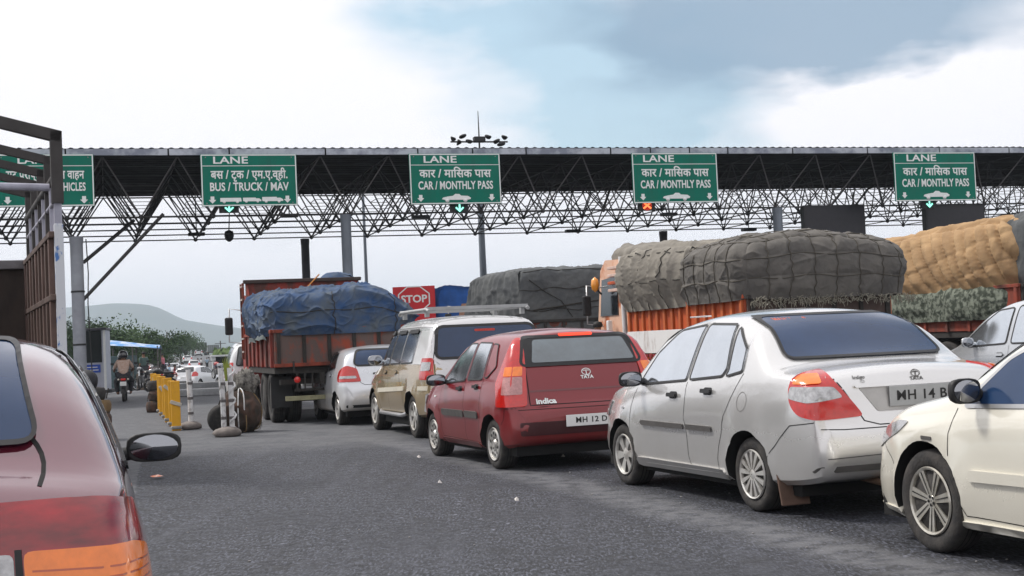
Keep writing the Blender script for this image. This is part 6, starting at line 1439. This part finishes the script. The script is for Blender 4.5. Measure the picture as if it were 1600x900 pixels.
def person(p, rz, label, shirt, trousers, pose='stand', h=1.68, helmet=None, group=None, hold=0.0, cat='person'):
    t = root('person', p, rz, label, cat, group); k = h / 1.7
    V = lambda x, y, z: (x * k, y * k, z * k)
    if pose == 'ride':
        J = dict(pel=(V(0, 0, .86), .15), wa=(V(0, .04, 1.02), .13), ch=(V(0, .09, 1.24), .155), nk=(V(0, .12, 1.42), .055), hd=(V(0, .15, 1.53), .085), ht=(V(0, .16, 1.61), .075))
        for s, c in ((-1, 'l'), (1, 'r')):
            J.update({c + 'sh': (V(s * .18, .10, 1.36), .06), c + 'el': (V(s * .30, .26, 1.12), .043), c + 'wr': (V(s * .30, .48, 1.05), .03), c + 'ha': (V(s * .30, .56, 1.05), .035), c + 'hp': (V(s * .11, .02, .84), .095), c + 'kn': (V(s * .26, .42, .70), .065), c + 'an': (V(s * .20, .22, .30), .042), c + 'ft': (V(s * .20, .38, .27), .035)})
    else:
        sw = .05
        J = dict(pel=(V(0, 0, .92), .13), wa=(V(0, 0, 1.06), .115), ch=(V(0, 0, 1.28), .145), nk=(V(0, .01, 1.46), .052), hd=(V(0, .02, 1.57), .08), ht=(V(0, .02, 1.65), .072))
        for s, c in ((-1, 'l'), (1, 'r')):
            J.update({c + 'sh': (V(s * .18, 0, 1.41), .055), c + 'el': (V(s * .23, -.02 + hold * .1, 1.12), .04), c + 'wr': (V(s * .22, .06 + hold * .25, .90 + hold * .25), .028), c + 'ha': (V(s * .22, .09 + hold * .3, .83 + hold * .27), .033), c + 'hp': (V(s * .10, 0, .88), .09), c + 'kn': (V(s * .11, sw * s, .48), .06), c + 'an': (V(s * .11, sw * s * 1.2 - .02, .08), .038), c + 'ft': (V(s * .12, sw * s * 1.2 + .14, .03), .035)})
    E_ = [('pel', 'wa'), ('wa', 'ch'), ('ch', 'nk'), ('nk', 'hd'), ('hd', 'ht')]
    for c in 'lr': E_ += [('ch', c + 'sh'), (c + 'sh', c + 'el'), (c + 'el', c + 'wr'), (c + 'wr', c + 'ha'), ('pel', c + 'hp'), (c + 'hp', c + 'kn'), (c + 'kn', c + 'an'), (c + 'an', c + 'ft')]
    skin_fig('body', J, E_, SKN, t)
    up = lambda v, f: tuple(a * f for a in v) if isinstance(v, tuple) else v * f
    S_ = {q: (J[q][0], J[q][1] * 1.13 + .012) for q in ('pel', 'wa', 'ch', 'lsh', 'rsh', 'lel', 'rel')}
    S_['nk'] = (tuple(np.array(J['nk'][0]) * .6 + np.array(J['ch'][0]) * .4), .075)
    skin_fig('shirt', S_, [('pel', 'wa'), ('wa', 'ch'), ('ch', 'nk'), ('ch', 'lsh'), ('ch', 'rsh'), ('lsh', 'lel'), ('rsh', 'rel')], shirt, t)
    T_ = {q: (J[q][0], J[q][1] * 1.15 + .014) for q in ('pel', 'lhp', 'rhp', 'lkn', 'rkn', 'lan', 'ran')}
    skin_fig('trousers', T_, [('pel', 'lhp'), ('pel', 'rhp'), ('lhp', 'lkn'), ('rhp', 'rkn'), ('lkn', 'lan'), ('rkn', 'ran')], trousers, t)
    hp = Vector(J['hd'][0]) + Vector((0, 0, .045 * k))
    if helmet: MB().lathe([(.135, -.10), (.15, -.02), (.145, .06), (.10, .13), (.001, .155)], 20, c=hp, cap=True).build('helmet', helmet, t)
    else: MB().lathe([(.094, -.01), (.102, .04), (.085, .09), (.001, .115)], 18, c=hp + Vector((0, -.012, 0)), cap=True).build('hair', HAIR, t)
    f = hp + Vector((0, .085 * k, -.03)); fm = MB()
    for s in (-1, 1): fm.lathe([(.001, .0), (.011, .001)], 8, 'Y', f + Vector((s * .03, .0, .02)))
    fm.build('eyes', INK, t); MB().box(f + Vector((0, .01, -.01)), (.02, .03, .04), bev=.008).build('nose', SKN, t)
    for s in (-1, 1):
        a = Vector(J[('l' if s < 0 else 'r') + 'ha'][0]); d = (a - Vector(J[('l' if s < 0 else 'r') + 'wr'][0])).normalized()
        for j in range(4): MB().tube([a + Vector((0, (j - 1.5) * .018, 0)), a + d * .05 + Vector((0, (j - 1.5) * .02, 0)), a + d * .075 + Vector((-s * .015, (j - 1.5) * .02, -.01))], [.0095, .009, .007], 6).build('finger', SKN, t)
    return t
# ================================================================== MOTORCYCLES
def motorcycle(p, rz, label, col, group=None, simple=False):
    t = root('motorcycle', p, rz, label, 'motorcycle', group)
    for y in (0, 1.28):
        MB().lathe([(.22, -.04), (.28, -.055), (.30, 0), (.28, .055), (.22, .04)], 28, 'X', (0, y, .30), cap=False).build('wheel', RUB, t)
        q = MB(); q.lathe([(.03, -.05), (.05, 0), (.03, .05)], 12, 'X', (0, y, .30)); 
        for k in range(10): a = k * .628; q.tube([(0, y, .30), (0, y + .23 * math.cos(a), .30 + .23 * math.sin(a))], .006, 4)
        q.lathe([(.225, -.03), (.21, 0), (.225, .03)], 28, 'X', (0, y, .3), cap=False); q.build('rim', STEEL, t)
    MB().box((0, .60, .42), (.26, .36, .34), bev=.06).build('engine', mat('engine_metal', (.12, .12, .12), .5, .5), t)
    MB().box((0, .18, .80), (.26, .70, .10), bev=.045).build('seat', BLK, t)
    stone(MB(), (0, .72, .86), (.15, .27, .13), 3, sub=3, amp=.03).build('fuel_tank', col, t)
    MB().box((0, .05, .66), (.22, .5, .16), bev=.05).build('side_panel', col, t)
    MB().tube([(0, 1.28, .30), (0, 1.12, .75), (0, 1.03, .98)], .035, 8).build('fork', STEEL, t)
    MB().tube([(-.36, .92, 1.05), (-.2, 1.0, 1.04), (.2, 1.0, 1.04), (.36, .92, 1.05)], .016, 8).build('handlebar', BLK, t)
    MB().lathe([(.001, -.02), (.09, 0), (.07, .1)], 16, 'Y', (0, 1.1, .92)).build('headlamp', CLRL, t)
    MB().box((0, -.30, .60), (.20, .02, .14), Matrix.Rotation(R(12), 3, 'X'), bev=.01).build('number_plate', PLW, t); MB().box((0, -.20, .74), (.16, .06, .07), bev=.02).build('tail_lamp', REDL, t)
    for s in (-1, 1):
        MB().lathe([(.001, -.04), (.035, 0), (.001, .03)], 10, 'Y', (s * .15, -.18, .74)).build('indicator', mat('pale_indicator', (.8, .75, .65), .3), t)
        MB().tube([(s * .3, .95, 1.05), (s * .36, .93, 1.22)], .008, 5).build('mirror_stalk', BLK, t); MB().box((s * .38, .93, 1.25), (.11, .02, .07), bev=.02).build('mirror', BLK, t)
    MB().tube([(.14, .5, .28), (.15, -.1, .34)], .04, 8).build('exhaust_pipe', STEEL, t); MB().box((0, -.18, .52), (.12, .3, .03), Matrix.Rotation(R(30), 3, 'X'), bev=.01).build('mudguard', col, t)
    return t
mp_ = gnd(194, 628); HM_ = R(14)
motorcycle(mp_, HM_, 'black motorcycle ridden away from the viewer past the grey booth', BLK)
fw = Vector((-math.sin(HM_), math.cos(HM_), 0))
shirt1 = mat('tan_shirt', (.50, .40, .34), .9, noise=.35, nscale=14, col2=(.38, .24, .18)); pt = mat('dark_trousers', (.03, .03, .035), .9)
pr = person(mp_ + fw * .28 + Vector((0, 0, .0)), HM_, 'person in tan shirt and black helmet riding the black motorcycle', shirt1, pt, 'ride', 1.66, helmet=mat('black_helmet', (.012, .012, .015), .15, coat=1))
me = text_mesh('POLICE', .085, .002, 1.0, .002)
person(mp_ + fw * .62 + Vector((-math.cos(HM_) * .05, 0, 0)), HM_, 'person in white shirt sitting in front on the black motorcycle', mat('white_cotton', (.7, .7, .7), .9, noise=.1), pt, 'ride', 1.6, helmet=mat('black_helmet', (.012, .012, .015)))
for q_ in list(bpy.data.meshes):
    if q_ == me: bpy.data.meshes.remove(me); break
mc = [(222, 606, BLK, 'dark motorcycle with white headlamp cowl just right of the riders', 190), (232, 600, mat('bike_red', (.3, .02, .02), .4), 'red and white motorcycle behind the dark tyre drum', 205), (246, 592, mat('bike_white', (.6, .6, .6), .4), 'white motorcycle in the parked cluster behind the far yellow posts', 160), (259, 590, mat('bike_blue', (.03, .05, .2), .4), 'blue motorcycle in the parked cluster behind the yellow posts', 200), (345, 592, mat('bike_red', (.3, .02, .02), .4), 'red motorcycle parked right of the far white hatchback', 30)]
for px, py_, c, lb, az in mc: motorcycle(gnd(px, py_), R(az), lb, c, 'motorcycles waiting beyond the yellow posts')
ppl = [(226, 603, mat('olive_shirt', (.07, .11, .10), .9), 'person in dark green shirt standing right of the riders', 1.7), (255, 592, mat('pink_shirt', (.4, .13, .16), .9), 'person in pink shirt among the motorcycles behind the yellow posts', 1.6), (309, 'F', mat('navy_shirt', (.03, .04, .10), .9), 'person in navy shirt walking right of the second white car', 1.68), (314, 'F', mat('white_cotton', (.7, .7, .7)), 'person in white shirt walking beside the navy shirt', 1.65), (323, 'F', mat('sky_shirt', (.3, .4, .5), .9), 'person in pale blue shirt nearest the white kiosk', 1.7), (278, 'F', mat('white_cotton', (.7, .7, .7)), 'person in white shirt left of the white hatchback roof', 1.66)]
for px, py_, c, lb, h in ppl: person(far(px, 190) if py_ == 'F' else gnd(px, py_), rng.uniform(0, 6), lb, c, pt, 'stand', h)
for px, Y, c, lb, h in ((284, 130, mat('olive_shirt', (.07, .11, .10)), 'person in dark green shirt standing left of the far white hatchback', 1.65), (263, 100, mat('sky_shirt', (.3, .4, .5)), 'person in pale blue shirt among the far parked vehicles', 1.7), (272, 92, mat('maroon_shirt', (.2, .03, .04), .9), 'person in maroon shirt in the far cluster left of the white hatchback', 1.62), (335, 120, mat('navy_shirt', (.03, .04, .10)), 'person in navy shirt at the left wall of the white kiosk', 1.7)):
    person(far(px, Y), rng.uniform(0, 6), lb, c, pt, 'stand', h)
for px, Y, c, lb, az in ((272, 75, mat('bike_red', (.3, .02, .02), .4), 'red motorcycle nearest the far white hatchback tail', 20), (247, 66, BLK, 'black motorcycle in the middle of the parked cluster', 70), (238, 72, mat('bike_white', (.6, .6, .6), .4), 'white motorcycle behind the stall counter', 200), (264, 60, BLK, 'black motorcycle just behind the farthest yellow posts', 150)):
    motorcycle(far(px, Y), R(az), lb, c, 'motorcycles waiting beyond the yellow posts')
ph = at(935, 522, 27.5); ph.z = 0
person(ph, R(150), 'person with dark hair standing between the orange truck cab and the grey load', mat('dull_red_shirt', (.25, .04, .035), .9), pt, 'stand', 1.72)
# ================================================================== FAR VEHICLES
WH2 = paint('plain_white_paint', (.70, .71, .72), .1, .3)
def small_car(px, Y, head, label, S, pm, parts, res=.16, dx=0):
    p = far(px, Y); c_ = car('parked_car' if False else 'distant_car', label, 'car', p, head, dict(S), pm, parts, 'cars beyond the toll lanes', res=res); c_.location.z = p.z; return c_
def far_parts(t, bvh, S):
    glass_set(t, bvh, S, [[(1.62, .99), (1.58, 1.33), (1.85, 1.32), (2.15, 1.20), (2.45, .95)], [(.85, 1.06), (1.0, 1.31), (1.50, 1.34), (1.52, 1.0)]], [GLASS] * 2, .03, .012)
    end_glass(t, bvh, [(-.58, 1.10), (.58, 1.10), (.50, 1.35), (-.50, 1.35)], 'B', GLASS, 'rear_window', .02, .09); end_glass(t, bvh, [(-.62, 1.06), (.62, 1.06), (.52, 1.34), (-.52, 1.34)], 'F', GLASS, 'windscreen')
    for s in (-1, 1):
        patch(bvh, rnd([(.08, .80), (.16, 1.04), (.4, 1.10), (.66, .95), (.56, .80)], .04), (s, .42, .60 - S['s0'], -1), REDL, 'tail_lamp', t, .012, .016, .07)
        patch(bvh, rnd([(.05, .62), (.6, .66), (.72, .78), (.4, .78), (.1, .72)], .04), (s, .42, S['L'] - .6 - S['s0'], 1), CLRL, 'headlight', t, .01, .012, .07)
    patch(bvh, rnd([(-.74, .33), (.74, .33), (.74, .52), (-.74, .52)], .02, 1), 'B', TRIM, 'bumper_strip', t, .008, .01, .1); plate(t, bvh, 0, .72, .48, .11, PLW, '')
    add_wheels(t, S, 'star')
small_car(307, 86, -14, 'white hatchback beyond the white pole, nearest of the far white cars', SH, WH2, far_parts)
small_car(302, 185, 17, 'white car directly behind the far white hatchback', SH, WH2, far_parts)
small_car(310, 300, 17, 'tiny white car in front of the dark box truck on the rise', SH, WH2, far_parts)
small_car(270, 150, 190, 'grey car facing the viewer below the orange topped truck', SH, SVP, far_parts)
small_car(256, 175, 190, 'dark car among the vehicles left of the grey oncoming car', SH, paint('dark_grey_paint', (.05, .05, .06), .3), far_parts)
pw = at(377, 600, 33.5); pw.z = 0
car('white_van', 'white vehicle half hidden behind the red truck, with a lit red orange tail lamp', 'car', pw + EV * .62 + DV * 2, 14, dict(SM), paint('plain_white_paint', (.7, .71, .72)), mpv_parts, None, .12)
small_car(283, 120, 190, 'pale grey car between the far white hatchback and the stall', SH, SVP, far_parts)
small_car(292, 230, 17, 'small white car on the far slope left of the tiny white car', SH, WH2, far_parts)
small_car(240, 105, 200, 'red car half hidden behind the motorcycle cluster', SH, REDP, far_parts)
for px, Y, hh, lb in ((262, 150, 9, 'thin utility pole above the far traffic cluster'), (296, 260, 9, 'distant utility pole left of the box truck'), (345, 170, 7, 'utility pole behind the white kiosk')):
    p_ = far(px, Y); t_ = root('utility_pole', p_, 0, lb, 'pole'); MB().tube([(0, 0, 0), (0, 0, hh * .55)], [.10, .07], 8).build('pole', FRML, t_); MB().box((0, 0, hh * .5), (1.4, .08, .08)).build('crossarm', FRML, t_)
# far trucks
def far_truck(px, py, w, h, label, body, topm=None, head=17):
    p = far(px, py); t = root('distant_truck', p, R(head), label, 'truck', 'trucks beyond the toll lanes')
    MB().box((0, 2.4, h * .62), (w, 4.8, h * .62), bev=.05).build('cargo_body', body, t)
    for k in range(6): MB().box((-w / 2 + w * (k + .5) / 6, -.03, h * .62), (.06, .05, h * .6)).build('body_rib', FRM, t)
    if topm:
        mb, _ = tarp_mesh(w * 1.02, 4.6, .7, int(px), 'sheet', n=14); mb.build('top_sheet', topm, t, loc=(0, .1, h * .9))
    MB().box((0, 5.8, 1.5), (w * .92, 1.6, 1.9), bev=.1).build('cab', mat('cab_brown', (.2, .09, .05)), t)
    for y in (1, 5.8):
        for x in (-w / 2 + .2, w / 2 - .2): twheel(t, x, y, .48, .28)
    MB().box((0, -.02, .75), (w * .9, .08, .12)).build('bumper', FRML, t); return t
GB = mat('dark_cargo_grey', (.10, .10, .11), .8, noise=.3); BB = mat('brown_cargo', (.14, .11, .10), .8, noise=.3)
far_truck(270, 295, 3.0, 3.6, 'distant brown truck with an orange sheet on top, left of the far box truck', BB, mat('orange_sheet', (.5, .16, .08), .8, noise=.3))
far_truck(313, 330, 3.3, 3.4, 'distant dark grey box truck above the tiny white car', GB)
far_truck(334, 360, 3.0, 2.9, 'distant grey truck just right of the dark box truck', mat('mid_cargo_grey', (.2, .22, .22), .8, noise=.3))
far_truck(248, 200, 2.4, 2.5, 'distant red truck in the cluster above the yellow posts', mat('cab_red', (.3, .03, .02)))
# market stall with blue sheet, kiosk
ps = far(207, 72); ts = root('roadside_stall', ps, R(12), 'roadside stall under a sagging blue sheet beyond the riders', 'stall')
mb = MB(); nz_ = vnoise(5, 1.5); vs = []
for i in range(24):
    for j in range(10):
        x = -1.35 + 2.75 * i / 23; y = 3.4 * j / 9; vs.append((x, y, 2.35 - .13 * x * .9 + .25 * math.sin(j / 9 * 3.14) + .07 * float(nz_([x, y, 0]))))
mb.add(vs, [(i * 10 + j, i * 10 + j + 1, (i + 1) * 10 + j + 1, (i + 1) * 10 + j) for i in range(23) for j in range(9)], smooth=True)
mb.build('blue_sheet_roof', mat('sky_blue_sheet', (.10, .27, .55), .6, noise=.5, nscale=1.5, col2=(.5, .55, .62), thr=(.45, .6)), ts)
for x in (-1.25, 0, 1.3):
    for y in (.1, 3.2): MB().tube([(x, y, 0), (x, y, 2.35)], .04, 6).build('pole', FRML, ts)
MB().box((-.55, 1.2, .95), (1.3, 1.6, 1.9), bev=.04).build('back_panel', mat('teal_grey_panel', (.09, .14, .15), .7, noise=.3), ts)
MB().box((.7, .4, .45), (1.1, .6, .9), bev=.04).build('counter', mat('counter_wood', (.15, .11, .08), .8), ts)
pk = far(352, 138); tk = root('white_kiosk', pk, R(14), 'white flat roofed kiosk with a dark opening left of the red truck', 'kiosk')
KW = mat('kiosk_white', (.62, .64, .64), .7, noise=.2, nscale=2)
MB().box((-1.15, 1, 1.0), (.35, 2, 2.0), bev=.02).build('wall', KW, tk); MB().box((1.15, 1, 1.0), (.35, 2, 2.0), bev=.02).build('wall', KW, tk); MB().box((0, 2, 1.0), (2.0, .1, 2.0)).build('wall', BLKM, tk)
MB().box((0, 1, 2.08), (2.9, 2.4, .18), bev=.03).build('roof', KW, tk); MB().box((0, .7, .4), (1.8, .5, .8), bev=.03).build('counter', FRML, tk)
# median block and low wall strip beyond the lanes
for (px, py_, ln, hh, lb) in ((322, 606, 2.4, .25, 'long low white kerb block beyond the white pole'), (318, 618, 2.2, .22, 'lower pale kerb block nearer the white pole')):
    p = gnd(px, py_); tag(MB().box((0, 0, hh / 2), (ln, .3, hh), bev=.03).build('kerb_block', mat('pale_kerb', (.36, .37, .38), .8, noise=.4, nscale=3), None, loc=p, rotz=R(2)), lb, 'kerb')
# ================================================================== TREES
LEAF = [mat('leaf_dark', (.035, .075, .022), .8, noise=.4, nscale=2), mat('leaf_mid', (.06, .11, .03), .8, noise=.4, nscale=2)]
BARK = mat('tree_bark', (.09, .07, .05), .95, noise=.4, nscale=4)
def tree(px, Y, h, w, label, seed, lm=0, base_py=563):
    p = far(px, Y); rr = random.Random(seed); t = root('tree', p, rr.uniform(0, 6), label, 'tree', 'trees left of the far traffic')
    mb = MB(); mb.tube([(0, 0, 0), (.1, .05, h * .25), (.0, .1, h * .55)], [h * .04, h * .03, h * .015], 8); tips = []
    for k in range(8):
        a = k * .8 + rr.uniform(-.3, .3); r = w * rr.uniform(.2, .42); z = h * rr.uniform(.4, .8); e = Vector((r * math.cos(a), r * math.sin(a), z)); mb.tube([(0, .05, h * rr.uniform(.2, .4)), e * .6 + Vector((0, 0, h * .1)), e], [h * .018, h * .01, h * .005], 5); tips.append(e)
    mb.build('trunk', BARK, t)
    cr = MB(); cl = [(e, rr.uniform(.16, .27) * w) for e in tips] + [(Vector((rr.gauss(0, .2) * w, rr.gauss(0, .2) * w, h * rr.uniform(.45, .86))), rr.uniform(.12, .24) * w) for _ in range(12)]
    for c, r in cl:
        for _ in range(230):
            d = Vector((rr.gauss(0, 1), rr.gauss(0, 1), rr.gauss(0, .8))).normalized() * r * rr.uniform(.45, 1.12); q = c + d
            if q.z < h * .18: continue
            s = rr.uniform(.10, .2) * h / 6; a = Vector((rr.gauss(0, 1), rr.gauss(0, 1), rr.gauss(0, 1))).normalized(); b = a.orthogonal().normalized()
            cr.add([q - a * s, q + b * s * .6, q + a * s, q - b * s * .6], [(0, 1, 2, 3)], rr.randrange(2))
    cr.build('crown', LEAF, t)
TD = [(130, 150, 6.2, 8, 'tree top showing between the pale column and the booth'), (172, 120, 5.2, 7, 'bushy tree directly right of the booth roof'), (190, 128, 5.0, 7, 'second tree right of the booth, mid height'), (210, 135, 4.6, 7, 'lower bushy tree left of the rounded tree'), (231, 130, 4.9, 5.4, 'rounded tree standing apart left of the far brown truck'), (246, 160, 3.2, 6, 'low bush between the rounded tree and the brown truck'), (290, 240, 5.2, 6, 'small pale tree between the two far trucks'), (150, 118, 5.4, 7, 'tree just behind the booth'), (100, 150, 6.5, 9, 'tree hidden mostly behind the pale column'), (60, 150, 6.5, 10, 'tree behind the open truck far left'), (283, 250, 5.0, 6, 'small tree beside the far brown truck')]
for i, (px, Y, h, w, lb) in enumerate(TD): tree(px, Y, h, w, lb, 30 + i)
gb = MB(); rr = random.Random(3)
for k in range(2600):
    c = at(rr.uniform(335, 375), 560, rr.uniform(150, 230)); s = rr.uniform(.15, .4); c.z = tz(c.x, c.y) + rr.uniform(0, 2.6) * (.6 + .4 * math.sin(c.x)); a = Vector((rr.gauss(0, 1), rr.gauss(0, 1), rr.gauss(0, 1))).normalized(); b = a.orthogonal()
    gb.add([c - a * s, c + b * s, c + a * s, c - b * s], [(0, 1, 2, 3)])
tag(gb.build('roadside_scrub', mat('scrub_green', (.11, .17, .045), .9, noise=.3)), kind='stuff')
# ================================================================== HAZE
hz = MB().box((0, 2500, 84.0), (14000, 5200, 172)).build('haze', [])
hm = bpy.data.materials.new('haze_air'); hm.use_nodes = True; ht = hm.node_tree; ht.nodes.clear()
ho = ht.nodes.new('ShaderNodeOutputMaterial'); pv = ht.nodes.new('ShaderNodeVolumePrincipled'); pv.inputs['Color'].default_value = (.76, .89, 1, 1); pv.inputs['Density'].default_value = .00029; pv.inputs['Anisotropy'].default_value = .1
ht.links.new(pv.outputs[0], ho.inputs['Volume']); hz.data.materials.append(hm); tag(hz, kind='stuff'); hz.display_type = 'WIRE'
